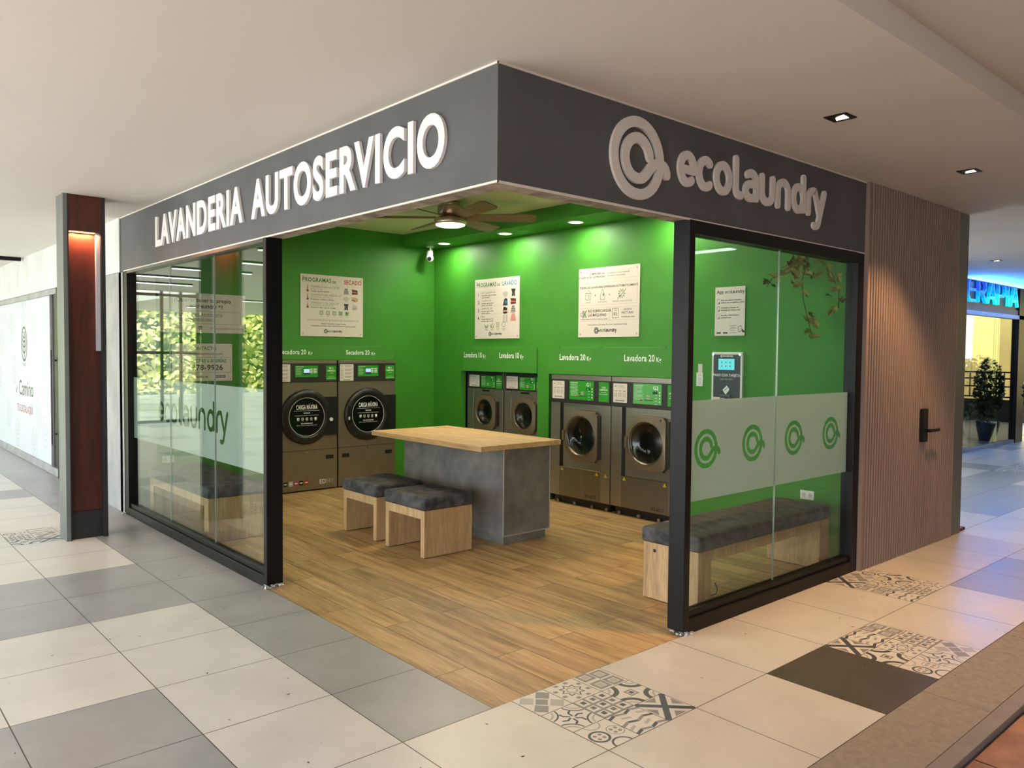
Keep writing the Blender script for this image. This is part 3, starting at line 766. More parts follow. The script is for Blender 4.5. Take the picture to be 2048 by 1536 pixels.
# ================================================================== MALL FIXTURES
WARM = (1, .56, .24)
def square_downlight(x, y, z, label, e=125, col=WARM, name='ceiling_downlight', aim=(0, 0)):
    t = thing(name, label, 'ceiling light', (x, y, z-.004), 'recessed square downlights in the mall ceiling')
    m = MB(); s_ = .062
    for a, b, c, d in ((-s_, s_, -s_, -s_+.014), (-s_, s_, s_-.014, s_), (-s_, -s_+.014, -s_+.014, s_-.014), (s_-.014, s_, -s_+.014, s_-.014)): m.box(x+a, x+b, y+c, y+d, z-.006, z+.002, BLACK)
    m.build('frame', t)
    m = MB(); m.add([(x-.048, y-.048, z-.002), (x+.048, y-.048, z-.002), (x+.048, y+.048, z-.002), (x-.048, y+.048, z-.002)], [(3, 2, 1, 0)], BLACKP)
    m.add([(x-.036, y-.036, z-.0035), (x+.040, y-.030, z-.0035), (x+.040, y+.040, z-.0035), (x-.01, y+.02, z-.0035)], [(3, 2, 1, 0)], emit('warm_lamp_glow', (1, .80, .52), 9))
    m.build('lamp_lens', t)
    lamp('SPOT', 'lamp_light', (x, y, z-.03), e, col, t, (x+aim[0], y+aim[1], 0), spot_size=math.radians(98), spot_blend=.55, shadow_soft_size=.04)
    return t
square_downlight(1.881, -.630, H0, 'lit square recessed downlight in the ceiling above the end of the word ecolaundry')
square_downlight(3.731, -.645, H0, 'lit square recessed downlight in the ceiling in front of the slatted wall', 150)
square_downlight(5.58, -.64, H0, 'square recessed downlight in the ceiling off the grey end panel', 18)
square_downlight(9.54, .98, H0, 'small square downlight in the blue-lit ceiling before the neon sign', 20, (.8, .9, 1))
# linear lamps of the left hall, seen mirrored in the left window
k = 0
for (cx, cy) in ((-2.43, 6.8), (-2.43, 8.4), (-2.43, 9.93), (-2.4, 11.6), (-2.6, 13.1), (-6.5, 6.8), (-6.5, 9.9), (-6.5, 13.1), (-6.5, 17), (-6.5, 21)):
    k += 1
    t = thing('linear_light', 'slim white linear ceiling light mirrored in the left shop window', 'ceiling light', (cx, cy, H0-.05), 'linear lights of the left hall')
    m = MB(); m.box(cx-.63, cx+.63, cy-.035, cy+.035, H0-.03, H0, BLACK); m.build('housing', t)
    m = MB(); m.box(cx-.62, cx+.62, cy-.022, cy+.022, H0-.045, H0-.031, emit('white_tube_glow', (.92, .97, 1), 7)); m.build('tube', t)
t = thing('linear_light', 'white linear ceiling light mirrored in the right shop window', 'ceiling light', (6.62, -3.6, 2.97), 'linear lights of the right hall')
m = MB(); m.box(6.53, 6.71, -4.3, -3.0, 2.985, 3.01, BLACK); m.build('housing', t); m = MB(); m.box(6.545, 6.695, -4.28, -3.02, 2.97, 2.985, emit('white_tube_glow', (.92, .97, 1), 7)); m.build('tube', t)
# black track near the far left ceiling
m = MB(); m.box(-.55, -.04, 10.35, 10.44, H0-.05, H0, BLACK); tag(m.build('track_light'), 'black track fitting on the ceiling above the frosted shopfront', 'track light')

# ---- red-wood column
c = thing('column', 'steel column with red wood facing and a glowing niche lamp', 'column', (-.56, 4.8, 0), kind='thing')
STG = mat('grey_steel_flange', srgb(112, 116, 114), .5, .2, var=.12, vscale=5, stretch=(1, 1, .3)); BKS = mat('black_steel_channel', srgb(34, 34, 35), .5)
m = MB(); m.box(-.715, -.682, 4.69, 4.93, 0, H0, STG); m.box(-.684, -.676, 4.685, 4.935, 0, H0, BKS); m.build('flange', c)
m = MB(); m.box(-.428, -.395, 4.69, 4.93, 0, H0, BKS); m.build('flange', c)
m = MB(); m.box(-.676, -.428, 4.76, 4.86, .02, H0, REDW); m.build('wood_panel', c)
m = MB(); m.box(-.676, -.428, 4.692, 4.76, 2.60, H0, REDW); m.box(-.676, -.428, 4.86, 4.925, 2.60, H0, REDW); m.build('header_box', c)
m = MB(); m.box(-.676, -.428, 4.735, 4.76, 0, .23, BKS); m.box(-.676, -.428, 4.86, 4.89, 0, .23, BKS); m.build('plinth', c)
m = MB(); m.box(-.46, -.430, 4.72, 4.76, 1.6, 2.598, mat('pale_channel_liner', srgb(190, 190, 200), .4)); m.build('channel_liner', c)
for y in (4.715, 4.875): m = MB(); m.box(-.66, -.47, y, y+.03, 2.592, 2.598, emit('niche_lamp_glow', (1, .5, .2), 4)); m.build('niche_lamp', c)
for y in (4.715, 4.905): lamp('AREA', 'niche_light', (-.56, y, 2.585), 7, (1, .42, .16), c, (-.56, y+(.03 if y < 4.8 else -.03), 0), shape='RECTANGLE', size=.18, size_y=.03)
m = MB(); m.box(-.40, -.392, 4.70, 4.72, 1.29, 1.33, WHITE); m.build('paper_scrap', c)

# ================================================================== INSIDE LIGHTS
for k, (y, lb) in enumerate(((5.133, 'round soffit downlight nearest the security camera'), (4.0, 'round soffit downlight above the wash programme sign'), (2.912, 'round soffit downlight above the automatic dispenser sign'), (1.82, 'round soffit downlight hidden behind the right fascia near its post'))):
    x = 3.515
    t = thing('soffit_downlight', lb, 'ceiling light', (x, y, 2.93), 'round downlights along the green soffit')
    Fd = Fr((x, y, 2.94), (1, 0, 0), (0, -1, 0))
    m = MB(); m.ring(Fd, 0, 0, .068, .088, -.001, .006, WHITE, 32); m.build('trim_ring', t)
    m = MB(); m.ell(Fd, 0, 0, .068, .068, 0, .003, emit('soffit_lamp_glow', (1, .93, .78), 16), 28); m.build('lens', t)
    lamp('AREA', 'soffit_light', (x, y, 2.926), 10.5, (1, .93, .80), t, (x+.001, y, 0), shape='DISK', size=.13)
# fan
fx, fy = 2.395, 3.523
f = thing('ceiling_fan', 'nickel ceiling fan with wooden blades and a round lit lamp', 'ceiling fan', (fx, fy, 3.08))
Fd = Fr((fx, fy, 3.08), (1, 0, 0), (0, -1, 0))
m = MB(); m.lathe(Fd, 0, 0, [(.001, 0), (.085, 0), (.085, .035), (.078, .045), (.125, .05), (.128, .06), (.128, .125), (.12, .135), (.06, .145), (.06, .16)], NICKEL, 40); m.build('motor_housing', f)
m = MB(); m.lathe(Fd, 0, 0, [(.06, .155), (.15, .165), (.158, .175), (.158, .21), (.15, .222), (.142, .224)], NICKEL, 44); m.build('lamp_bezel', f)
m = MB(); m.lathe(Fd, 0, 0, [(.146, .215), (.14, .232), (.11, .243), (.001, .246)], emit('fan_lamp_glow', (1, .86, .55), 5), 40); m.build('lamp_shade', f)
lamp('AREA', 'fan_light', (fx, fy, 2.825), 30, (1, .84, .58), f, (fx+.001, fy, 0), shape='DISK', size=.26)
for k in range(6):
    t = math.radians(-41.5+60*k); c_, s_ = math.cos(t), math.sin(t)
    U = Vector((c_, s_, 0)); V = Vector((-s_, c_, 0)); tilt = Vector((0, 0, -.30))
    m = MB(); vs = []
    o = Vector((fx, fy, 2.925))
    prof = [(.14, .045), (.2, .06), (.5, .078), (.78, .084), (.82, .07), (.835, .035)]
    for sg, zz in ((1, .004), (1, -.004), (-1, .004), (-1, -.004)):
        for r, hw in prof: vs.append(o+U*r+(V*hw+tilt*hw*.9)*sg+Vector((0, 0, zz)))
    n = len(prof); fs = []
    for i in range(n-1):
        fs += [(i, 2*n+i, 2*n+i+1, i+1), (n+i, n+i+1, 3*n+i+1, 3*n+i), (i, i+1, n+i+1, n+i), (2*n+i, 3*n+i, 3*n+i+1, 2*n+i+1)]
    fs += [(n-1, 2*n-1+n, 4*n-1, 2*n-1), (0, n, 3*n, 2*n)]
    m.add(vs, fs, FAN); m.build('blade', f, fix=True)
# CCTV
cv = thing('security_camera', 'white dome security camera hanging in the back corner below the soffit', 'security camera', (3.56, 5.5, 2.94))
m = MB(); Fd = Fr((3.57, 5.5, 2.94), (1, 0, 0), (0, -1, 0)); m.ell(Fd, 0, 0, .05, .05, 0, .012, WHITE, 20); m.tube([(3.57, 5.5, 2.93), (3.57, 5.5, 2.885), (3.55, 5.48, 2.865)], .012, WHITE, 8); m.build('bracket', cv)
m = MB(); m.lathe(Fr((3.555, 5.49, 2.885), (1, 0, 0), (0, -1, 0)), 0, 0, [(.001, 0), (.035, .0), (.04, .02), (.04, .06), (.035, .07), (.001, .07)], WHITE, 20); m.build('body', cv)
m = MB(); m.lathe(Fr((3.54, 5.47, 2.79), (1, 0, 0), (0, -1, 0)), 0, 0, [(.048*math.sin(math.radians(a))+.0005, -.048*math.cos(math.radians(a))) for a in range(0, 181, 15)], WHITE, 20); m.build('camera_ball', cv)
nv = Vector((-.62, -.75, -.25)).normalized(); uu = nv.cross(Vector((0, 0, 1))).normalized()*-1
FL = Fr(Vector((3.54, 5.47, 2.79))+nv*.043, uu, nv.cross(uu))
m = MB(); m.ell(FL, 0, 0, .026, .026, -.004, .006, BLACKP, 18); m.build('lens', cv)
m = MB(); m.tube([(3.57, 5.5, 2.92), (3.62, 5.52, 2.90), (3.63, 5.52, 2.86), (3.59, 5.5, 2.84)], .004, WHITE, 6); m.build('cable', cv)

# ================================================================== TABLE, STOOLS, BENCHES
t = thing('folding_table', 'concrete-look folding island with an overhanging oak top', 'table', (2.15, 2.95, 0))
m = MB(); m.box(1.67, 2.565, 2.14, 3.78, .826, .868, OAK); m.build('table_top', t, .003)
m = MB(); m.box(2.02, 2.555, 2.265, 3.75, .075, .826, CONCT); m.build('table_body', t, .003)
m = MB(); m.box(2.045, 2.53, 2.29, 3.725, 0, .075, CONCT); m.build('plinth', t)
m = MB()
for (x, y) in ((2.02, 2.265), (2.555, 2.265)): m.box(x-.004, x+.004, y-.004, y+.004, .075, .826, mat('pale_edge_band', srgb(168, 162, 152), .5))
m.box(2.016, 2.559, 2.261, 2.267, .072, .082, mat('pale_edge_band', srgb(168, 162, 152), .5)); m.build('edge_band', t)
def seat_unit(name, label, cat, x0, x1, y0, y1, axis, group, leg=.05, woodz=.375, top=.475, apron=.07):
    t = thing(name, label, cat, ((x0+x1)/2, (y0+y1)/2, 0), group)
    i = .012
    if axis == 'y':
        ends = ((x0+i, x1-i, y0+i, y0+i+leg), (x0+i, x1-i, y1-i-leg, y1-i)); top_b = (x0+i, x1-i, y0+i+leg, y1-i-leg)
    else:
        ends = ((x0+i, x0+i+leg, y0+i, y1-i), (x1-i-leg, x1-i, y0+i, y1-i)); top_b = (x0+i+leg, x1-i-leg, y0+i, y1-i)
    for e in ends:
        m = MB(); m.box(*e, .004, woodz, OAKX); m.box(e[0]+.004, e[1]-.004, e[2]+.004, e[3]-.004, 0, .004, BLACKP); m.build('side_panel', t, .002)
    m = MB(); m.box(*top_b, woodz-apron, woodz, OAKX); m.build('seat_board', t, .002)
    m = MB(); m.box(x0, x1, y0, y1, woodz+.001, top, VELV); o = m.build('cushion', t)
    bm = bmesh.new(); bm.from_mesh(o.data)
    bmesh.ops.bevel(bm, geom=list(bm.edges), offset=.022, segments=4, profile=.6, affect='EDGES')
    bmesh.ops.subdivide_edges(bm, edges=[e for e in bm.edges if e.calc_length() > .2], cuts=6, use_grid_fill=True)
    cx, cy = (x0+x1)/2-WOFF[t.name].x, (y0+y1)/2-WOFF[t.name].y
    for v in bm.verts:
        if v.co.z > woodz+.06:
            a = 1-abs(v.co.x-cx)/((x1-x0)/2); b = 1-abs(v.co.y-cy)/((y1-y0)/2)
            v.co.z += .008*min(1, max(0, a)*4)*min(1, max(0, b)*4)
    for fc in bm.faces: fc.smooth = True
    bm.to_mesh(o.data); bm.free()
    return t
seat_unit('stool', 'square oak stool with charcoal velvet cushion in front, at the near table corner', 'stool', 1.25, 1.75, 2.32, 2.90, 'y', 'oak stools with velvet cushions')
seat_unit('stool', 'square oak stool with charcoal velvet cushion behind the other, nearer the dryers', 'stool', 1.27, 1.77, 3.05, 3.63, 'y', 'oak stools with velvet cushions')
b = seat_unit('bench', 'long oak bench with charcoal velvet cushion behind the right shop window', 'bench', 1.825, 3.53, .18, .64, 'x', 'long oak benches', leg=.14)
m = MB(); m.ell(frX(1.8365), -.535, .325, .012, .012, 0, .001, BLACKP, 16); m.build('cord_hole', b)
seat_unit('bench', 'long oak bench with charcoal velvet cushion behind the left shop window', 'bench', .15, .66, 3.86, 5.40, 'y', 'long oak benches', leg=.10)

m = MB(); m.tube([(2.02, .30, .006), (2.12, .34, .006), (2.24, .33, .007), (2.30, .36, .02), (2.33, .40, .05)], .004, BLACKP, 6)
tag(m.build('power_cable'), 'thin black cable lying on the oak floor under the right bench', 'cable')

# ================================================================== DRYERS
YD = 5.64
def dryer(x0, label, handle_side, name2):
    x1 = x0+.795; F = frY(YD); t = thing('dryer', label, 'dryer', (x0+.4, YD+.4, 0), 'stacked-panel tumble dryers')
    m = MB(); m.box(x0+.004, x1-.004, YD, YD+.75, .015, 1.506, DRYM); m.box(x0+.02, x1-.02, YD+.03, YD+.7, 0, .015, BLACKP); m.build('cabinet', t, .003)
    m = MB(); m.fbox(F, x0+.006, x1-.006, 1.259, 1.475, 0, .010, DPANEL); cp = m.build('control_panel', t, .002)
    m = MB(); m.fbox(F, x0+.004, x1-.004, .474, .478, 0, .006, BLACKP); m.fbox(F, x0+.004, x1-.004, .03, .474, 0, .004, DRYM); m.build('lower_panel', t)
    # program sticker with lcd
    o = x0
    m = MB(); m.rrect(F, o+.258, o+.542, 1.317, 1.448, .006, .01, .0112, GSTICK, 3)
    m.text(F, 'INSTRUCCIONES', o+.268, 1.43, .010, WTXT, .0116, 'b', .8)
    for k in range(6): m.rect(F, o+.268, o+.34-(k % 2)*.012, 1.413-k*.014, 1.4155-k*.014, .0116, WTXT)
    for k in range(4): m.rect(F, o+.44, o+.475, 1.405-k*.014, 1.412-k*.014, .0116, WTXT); m.rect(F, o+.485, o+.527, 1.405-k*.014, 1.412-k*.014, .0116, WTXT)
    m.text(F, '4', o+.462, 1.345, .009, RINK, .0116)
    p = m.build('program_sticker', cp)
    m = MB(); m.rect(F, o+.362, o+.442, 1.345, 1.412, .0118, BLACKP); m.rect(F, o+.366, o+.438, 1.366, 1.409, .012, LCD)
    for k in range(4): m.rect(F, o+.368+k*.018, o+.380+k*.018, 1.349, 1.360, .012, NAVY)
    m.build('display', cp)
    m = MB(); m.rrect(F, o+.645, o+.776, 1.279, 1.447, .006, .01, .0112, GSTICK, 3)
    m.text(F, '90 L', o+.712, 1.406, .022, WTXT, .0116, 'b', 1, 'c'); m.text(F, 'LEMPIRAS', o+.711, 1.379, .017, WTXT, .0116, 'b', .92, 'c'); m.text(F, '15min.', o+.716, 1.356, .012, YEL, .0116, 'b', 1, 'c')
    m.text(F, 'Pague en la caja', o+.711, 1.313, .007, WTXT, .0116, 'r', 1, 'c'); m.rect(F, o+.655, o+.766, 1.298, 1.302, .0116, WTXT); m.build('price_sticker', cp)
    m = MB(); m.rrect(F, o+.018, o+.20, 1.266, 1.464, .006, .01, .0112, SIGNW, 3)
    m.text(F, name2, o+.03, 1.436, .014, INK, .0116, 'b'); m.text(F, 'SECADORA', o+.085, 1.437, .010, INK, .0116, 'b')
    for k in range(3):
        z = 1.395-k*.042; m.text(F, 'PASO', o+.03, z+.012, .007, INK, .0116, 'b'); m.stroke(F, arc(o+.047, z-.005, .009, .009, 0, 330, 8), .003, .0116, .0116, INK)
        for q in range(2): m.rect(F, o+.085, o+.18-.015*q, z+.004-q*.011, z+.008-q*.011, .0116, INKG)
    mark(m, F, o+.075, 1.277, .007, INK, .0116, .0116); word(m, F, o+.088, 1.273, .008, INK, None, .25, .0116, .0116); m.build('instruction_sticker', cp)
    # door
    cx, cz, ro = x0+.394, .862, .315
    mirror = 1
    m = MB(); m.lathe(F, cx, cz, [(ro, 0), (ro, .02), (ro-.012, .034), (.245, .046), (.232, .036), (.226, .03)], BLACKP, 56); dr = m.build('door', t)
    m = MB(); m.lathe(F, cx, cz, [(.228, .028), (.001, .028)], mat('smoked_door_glass', srgb(10, 10, 10), .12), 48)
    m.ring(F, cx, cz, .217, .221, .0285, .0285, WTXT, 56)
    m.text(F, 'CARGA MÁXIMA', cx, cz+.088, .050, WTXT, .029, 'b', .46, 'c'); m.rect(F, cx-.16, cx+.16, cz+.070, cz+.0725, .029, WTXT)
    m.text(F, 'REVISAR', cx, cz+.038, .014, WTXT, .029, 'b', 1, 'c'); m.text(F, 'Las etiquetas de las prendas y el tambor antes de usar', cx, cz+.014, .0095, WTXT, .029, 'r', .95, 'c')
    for k in range(5):
        a = cx-.108+k*.054; mt_ = (WTXT, PL, PL, PL, WTXT)[k]
        m.rect(F, a-.014, a+.014, cz-.035, cz-.007, .029, mt_)
        if k < 3: m.ell(F, a, cz-.021, .007, .007, .0294, .0294, INK, 10)
        elif k == 3: m.stroke(F, [(a-.011, cz-.032), (a+.011, cz-.010)], .003, .0294, .0294, INK); m.stroke(F, [(a-.011, cz-.010), (a+.011, cz-.032)], .003, .0294, .0294, INK)
        m.rect(F, a-.011, a+.011, cz-.045, cz-.041, .029, PL)
    m.text(F, 'NO INTRODUCIR', cx, cz-.080, .012, WTXT, .029, 'b', 1, 'c'); m.text(F, 'plásticos, sintéticos o prendas sensibles al calor', cx, cz-.099, .0095, WTXT, .029, 'r', .95, 'c'); m.build('door_glass', dr)
    m = MB()
    m.fbox(F, cx+.225, x1-.008, cz-.225, cz+.225, 0, .03, BLACKP); m.build('door_hinge_plate', dr, .004)
    m = MB()
    lx = cx+.30 if handle_side > 0 else cx-.262
    m.ell(F, lx, cz-.04, .021, .021, .02, .052, WHITE, 20); m.build('door_lock', dr)
    if handle_side < 0:
        m = MB(); m.fbox(F, cx-.268, cx-.235, cz-.11, cz+.11, .03, .052, BLACKP); m.build('door_handle', dr, .004)
    m = MB()
    for a in (x0+.05, x1-.148): 
        if handle_side > 0 and a < x0+.1: continue
        m = MB(); m.fbox(F, a, a+.098, .357, .404, .002, .006, BLACKP); m.build('vent_slot', t)
    m = MB(); m.ell(F, x0+.40, .452, .014, .010, .004, .012, CHROME, 14); m.build('panel_latch', t)
    return t, F, x0, x1
D1, F, a0, a1 = dryer(1.545, 'left tumble dryer with coloured stickers and model number on its lower panel', 1, 'S1')
m = MB()
m.text(F, 'ED', 2.106, .075, .05, LETG, .0055, 'b', .9); m.text(F, '340', 2.182, .075, .05, INKL, .0055, 'r', .95); m.build('model_number', D1)
m = MB()
for k, mt_ in enumerate((DPANEL, TANP, MAROON, BLACKP, RINK)):
    a = 1.662+k*.064; m.fbox(F, a, a+.05, .078, .132, .004, .006, mt_ if k != 2 else mat('pink_sticker', srgb(196, 56, 92), .5)); m.rect(F, a+.008, a+.042, .100, .112, .0064, WTXT)
m.build('badge_sticker', D1)
D2, F, a0, a1 = dryer(2.352, 'right tumble dryer beside the back corner, door with side handle', -1, 'S2')
ap = thing('access_panel', 'green access panel lettered Secadora above the two dryers', 'panel', (2.35, DY, 1.507), 'green access panels above the machines')
F = frY(DY)
m = MB(); m.fbox(F, 1.53, 3.135, 1.509, 1.680, 0, .03, GREENP); m.build('board', ap, .003)
m = MB()
for a, s_ in ((1.632, 0), (2.468, 0)):
    m = MB(); w_ = m.text(F, 'Secadora 20', a, 1.578, .052, WTXT, .031, 'b', .80); m.text(F, 'Kg', a+w_+.022, 1.574, .036, WTXT, .031, 'b', .9); m.build('lettering', ap)
m = MB()
for a in (2.36, 2.99): m = MB(); m.fbox(F, a, a+.05, 1.668, 1.686, .03, .036, GREENP); m.build('latch_tab', ap)

# ================================================================== WASHERS
def drum(m, F, a, b, r):
    m.lathe(F, a, b, [(r, .0), (r*.98, -.05), (r*.86, -.06), (r*.86, -.16), (r*1.0, -.17), (r*1.02, -.40), (.001, -.41)], DARKHOLE, 44)
def washer20(y_left, tag_, label, lit, gst):
    F = frX(3.75); o = -y_left; W_ = .865
    t = thing('washing_machine', label, 'washing machine', (3.75+.4, y_left-W_/2, 0), 'large front-loading washing machines')
    # cabinet with a recess for the door panel
    m = MB()
    m.fbox(F, o+.004, o+.14, .085, 1.384, -.6, 0, STEEL); m.fbox(F, o+.735, o+W_-.004, .085, 1.384, -.6, 0, STEEL)
    m.fbox(F, o+.14, o+.735, .085, .400, -.6, 0, STEELD); m.fbox(F, o+.14, o+.735, 1.086, 1.384, -.6, 0, STEEL)
    m.build('cabinet', t, .002)
    m = MB(); m.fbox(F, o+.03, o+W_-.03, 0, .085, -.55, -.05, BLACKP)
    for a in (.1, .35, .6, .8): m.ell(frX(3.77), o+a, .02, .018, .018, -.02, 0, STEEL, 10)
    m.build('base_plinth', t)
    m = MB(); m.fbox(F, o+.14, o+.735, .40, .405, -.04, .01, CHROME); m.build('sill_strip', t)
    cx, cz = o+.462, .752
    # recessed door panel with a round opening
    m = MB(); n = 40
    ring_ = [(cx+.232*math.cos(2*math.pi*i/n), cz+.232*math.sin(2*math.pi*i/n)) for i in range(n)]
    def sq(p):
        dx, dz = p[0]-cx, p[1]-cz; bx0, bx1, bz0, bz1 = o+.175-cx, o+.735-cx, .405-cz, 1.086-cz
        ks = [k for k in ((bx1/dx if dx > 1e-9 else 9e9), (bx0/dx if dx < -1e-9 else 9e9), (bz1/dz if dz > 1e-9 else 9e9), (bz0/dz if dz < -1e-9 else 9e9))]
        k = min(ks); return (cx+dx*k, cz+dz*k)
    outer = [sq(p) for p in ring_]
    for i in range(n):
        j = (i+1) % n; m.add([F.p(*outer[i], -.022), F.p(*outer[j], -.022), F.p(*ring_[j], -.022), F.p(*ring_[i], -.022)], [(0, 1, 2, 3)], STEEL)
    m.add([F.p(o+.735, .405, -.022), F.p(o+.735, 1.086, -.022)], [], STEEL)
    for (ca, cb) in ((o+.175, .405), (o+.735, .405), (o+.735, 1.086), (o+.175, 1.086)):
        near = sorted(range(n), key=lambda i: (outer[i][0]-ca)**2+(outer[i][1]-cb)**2)[:2]
        m.add([F.p(ca, cb, -.022), F.p(*outer[near[0]], -.022), F.p(*outer[near[1]], -.022)], [(0, 1, 2)], STEEL)
    m.fbox(F, o+.14, o+.175, .405, 1.086, -.06, -.05, BLACKP)
    m.build('door_surround', t, fix=True)
    m = MB(); drum(m, F, cx, cz, .225); m.build('drum', t)
    # door: rounded left, straight hinge side on the right
    m = MB(); pts = []
    for st_, (qx, qz), rr in ((180, (o+.218, cz-.265), .20), (270, (o+.70, cz-.265), .06), (0, (o+.70, cz+.265), .06), (90, (o+.218, cz+.265), .20)):
        ox = qx+rr if st_ in (180, 90) else qx-rr; oz = qz+rr if st_ in (180, 270) else qz-rr
        for k in range(9): a = math.radians(st_+90*k/8); pts.append((ox+rr*math.cos(a), oz+rr*math.sin(a)))
    pts = radial(pts, cx, cz); nn = len(pts); R1 = [(cx+.213*math.cos(math.atan2(p[1]-cz, p[0]-cx)), cz+.213*math.sin(math.atan2(p[1]-cz, p[0]-cx))) for p in pts]
    def bulge(p): return p
    vs = [F.p(*p, -.015) for p in pts]+[F.p(p[0]*.985+cx*.015, p[1]*.985+cz*.015, .018) for p in pts]+[F.p(*q, .026) for q in R1]+[F.p(*((q[0]-cx)*.95+cx, (q[1]-cz)*.95+cz), .0) for q in R1]
    fs = [(L*nn+i, L*nn+(i+1) % nn, (L+1)*nn+(i+1) % nn, (L+1)*nn+i) for L in range(3) for i in range(nn)]
    m.add(vs, fs, DOORM); dr = m.build('door', t, .003, 2)
    m = MB(); m.lathe(F, cx, cz, [(.214, .028), (.210, .031), (.204, .026), (.200, .008), (.192, .006)], RINGM, 48); m.build('door_ring', dr)
    m = MB(); m.lathe(F, cx, cz, [(.20, .012), (.17, .012), (.14, -.02), (.10, -.035), (.001, -.04)], PORT, 44); m.build('door_glass', dr)
    m = MB(); m.fbox(F, o+.704, o+.735, .528, .977, -.02, .022, mat('dark_hinge_bar', srgb(44, 36, 28), .4)); m.build('hinge_bar', dr, .003)
    m = MB()
    for sx, z in ((.685, .50), (.685, 1.0))+(((.64, .985),) if gst else ()):
        m = MB(); m.ell(F, o+sx, z, .009, .009, .018, .024, BLACKP, 10); m.build('door_screw', dr)
    m = MB(); m.rrect(F, o+.205, o+.235, .69, .80, .006, .02, .036, DOORM, 3); m.build('door_latch', dr)
    # control panel and stickers
    m = MB(); m.fbox(F, o+.004, o+W_-.004, 1.087, 1.338, 0, .010, DPANEL); cp = m.build('control_panel', t, .002)
    G = GSTICKL if gst else GSTICK
    m = MB(); m.rrect(F, o+.033, o+.213, 1.130, 1.320, .006, .01, .0112, SIGNW, 3)
    m.text(F, tag_, o+.048, 1.283, .016, RINK if not gst else INK, .0116, 'b'); m.text(F, 'LAVADORA', o+.10, 1.293, .009, INKG, .0116, 'b'); m.rect(F, o+.095, o+.19, 1.281, 1.284, .0116, INKG)
    for k in range(3):
        a = o+.05+k*.055; m.text(F, ('1º', '2º', '3º')[k][0], a, 1.240, .013, INK, .0116, 'b'); m.rect(F, a+.012, a+.035, 1.243, 1.248, .0116, INK)
        m.stroke(F, [(a, 1.19), (a+.03, 1.19), (a+.033, 1.222), (a, 1.222)], .003, .0116, .0116, INKG, closed=True); m.ell(F, a+.016, 1.206, .008, .008, .0116, .0116, INKL, 8)
    mark(m, F, o+.075, 1.150, .010, INK, .0116, .0116); word(m, F, o+.092, 1.145, .011, INK, None, .25, .0116, .0116); m.build('instruction_sticker', cp)
    m = MB(); m.rrect(F, o+.29, o+.637, 1.130, 1.328, .006, .01, .0112, G, 3)
    m.text(F, 'INSTRUCCIONES', o+.306, 1.302, .010, WTXT, .0116, 'b', .9)
    for k in range(10): m.rect(F, o+.306, o+.40+(k*37 % 11)*.002, 1.290-k*.013, 1.2925-k*.013, .0116, WTXT)
    m.text(F, tag_, o+.535, 1.274, .034, WTXT, .0116, 'b')
    m.text(F, '+', o+.462, 1.21, .012, WTXT, .0116)
    m.ell(F, o+.475, 1.20, .020, .020, .0116, .0116, PL, 14); m.stroke(F, [(o+.475, 1.182), (o+.475, 1.218)], .003, .012, .012, INK); m.stroke(F, [(o+.457, 1.2), (o+.493, 1.2)], .003, .012, .012, INK)
    m.rrect(F, o+.375, o+.408, 1.160, 1.174, .004, .0116, .0116, RINK, 2); m.rect(F, o+.425, o+.535, 1.165, 1.171, .0116, INK)
    for k in range(4): m.ell(F, o+.615, 1.25-k*.030, .007, .009, .0116, .0116, WTXT, 8); m.rect(F, o+.56, o+.585, 1.222-k*.03, 1.226-k*.03, .0116, WTXT)
    m.build('program_sticker', cp)
    m = MB(); m.rect(F, o+.53, o+.59, 1.232, 1.258, .0118, LCDD)
    if lit: m.text(F, '8c', o+.545, 1.236, .017, LCDG, .0122, 'b')
    m.build('display', cp)
    m = MB(); m.rrect(F, o+.708, o+.845, 1.124, 1.324, .004, .01, .0112, GSTICK, 3)
    m.text(F, '110 L', o+.776, 1.262, .018, WTXT, .0116, 'b', 1, 'c'); m.text(F, 'LEMPIRAS', o+.776, 1.238, .017, WTXT, .0116, 'b', .95, 'c'); m.rect(F, o+.74, o+.81, 1.216, 1.220, .0116, WTXT); m.rect(F, o+.72, o+.83, 1.200, 1.204, .0116, WTXT); m.build('price_sticker', cp)
    m = MB()
    for a, z in ((o+.182, .357), (o+.682, .355), (o+.805, .352)):
        m = MB(); m.prism(F, [(a-.022, z), (a+.022, z), (a, z+.034)], 0, .001, YEL); m.prism(F, [(a-.004, z+.007), (a+.004, z+.007), (a, z+.022)], .0012, .0012, INK); m.build('warning_label', t)
    m = MB(); m.text(F, 'HS-6017', o+.52, .108, .036, INK, .0012, 'b', .8); m.build('model_number', t)
    return t
washer20(3.483, 'G1', 'large washing machine marked G1 with lit green digits, beside the table', True, False)
washer20(2.613, 'G2', 'large washing machine marked G2, partly behind the black window post', False, True)
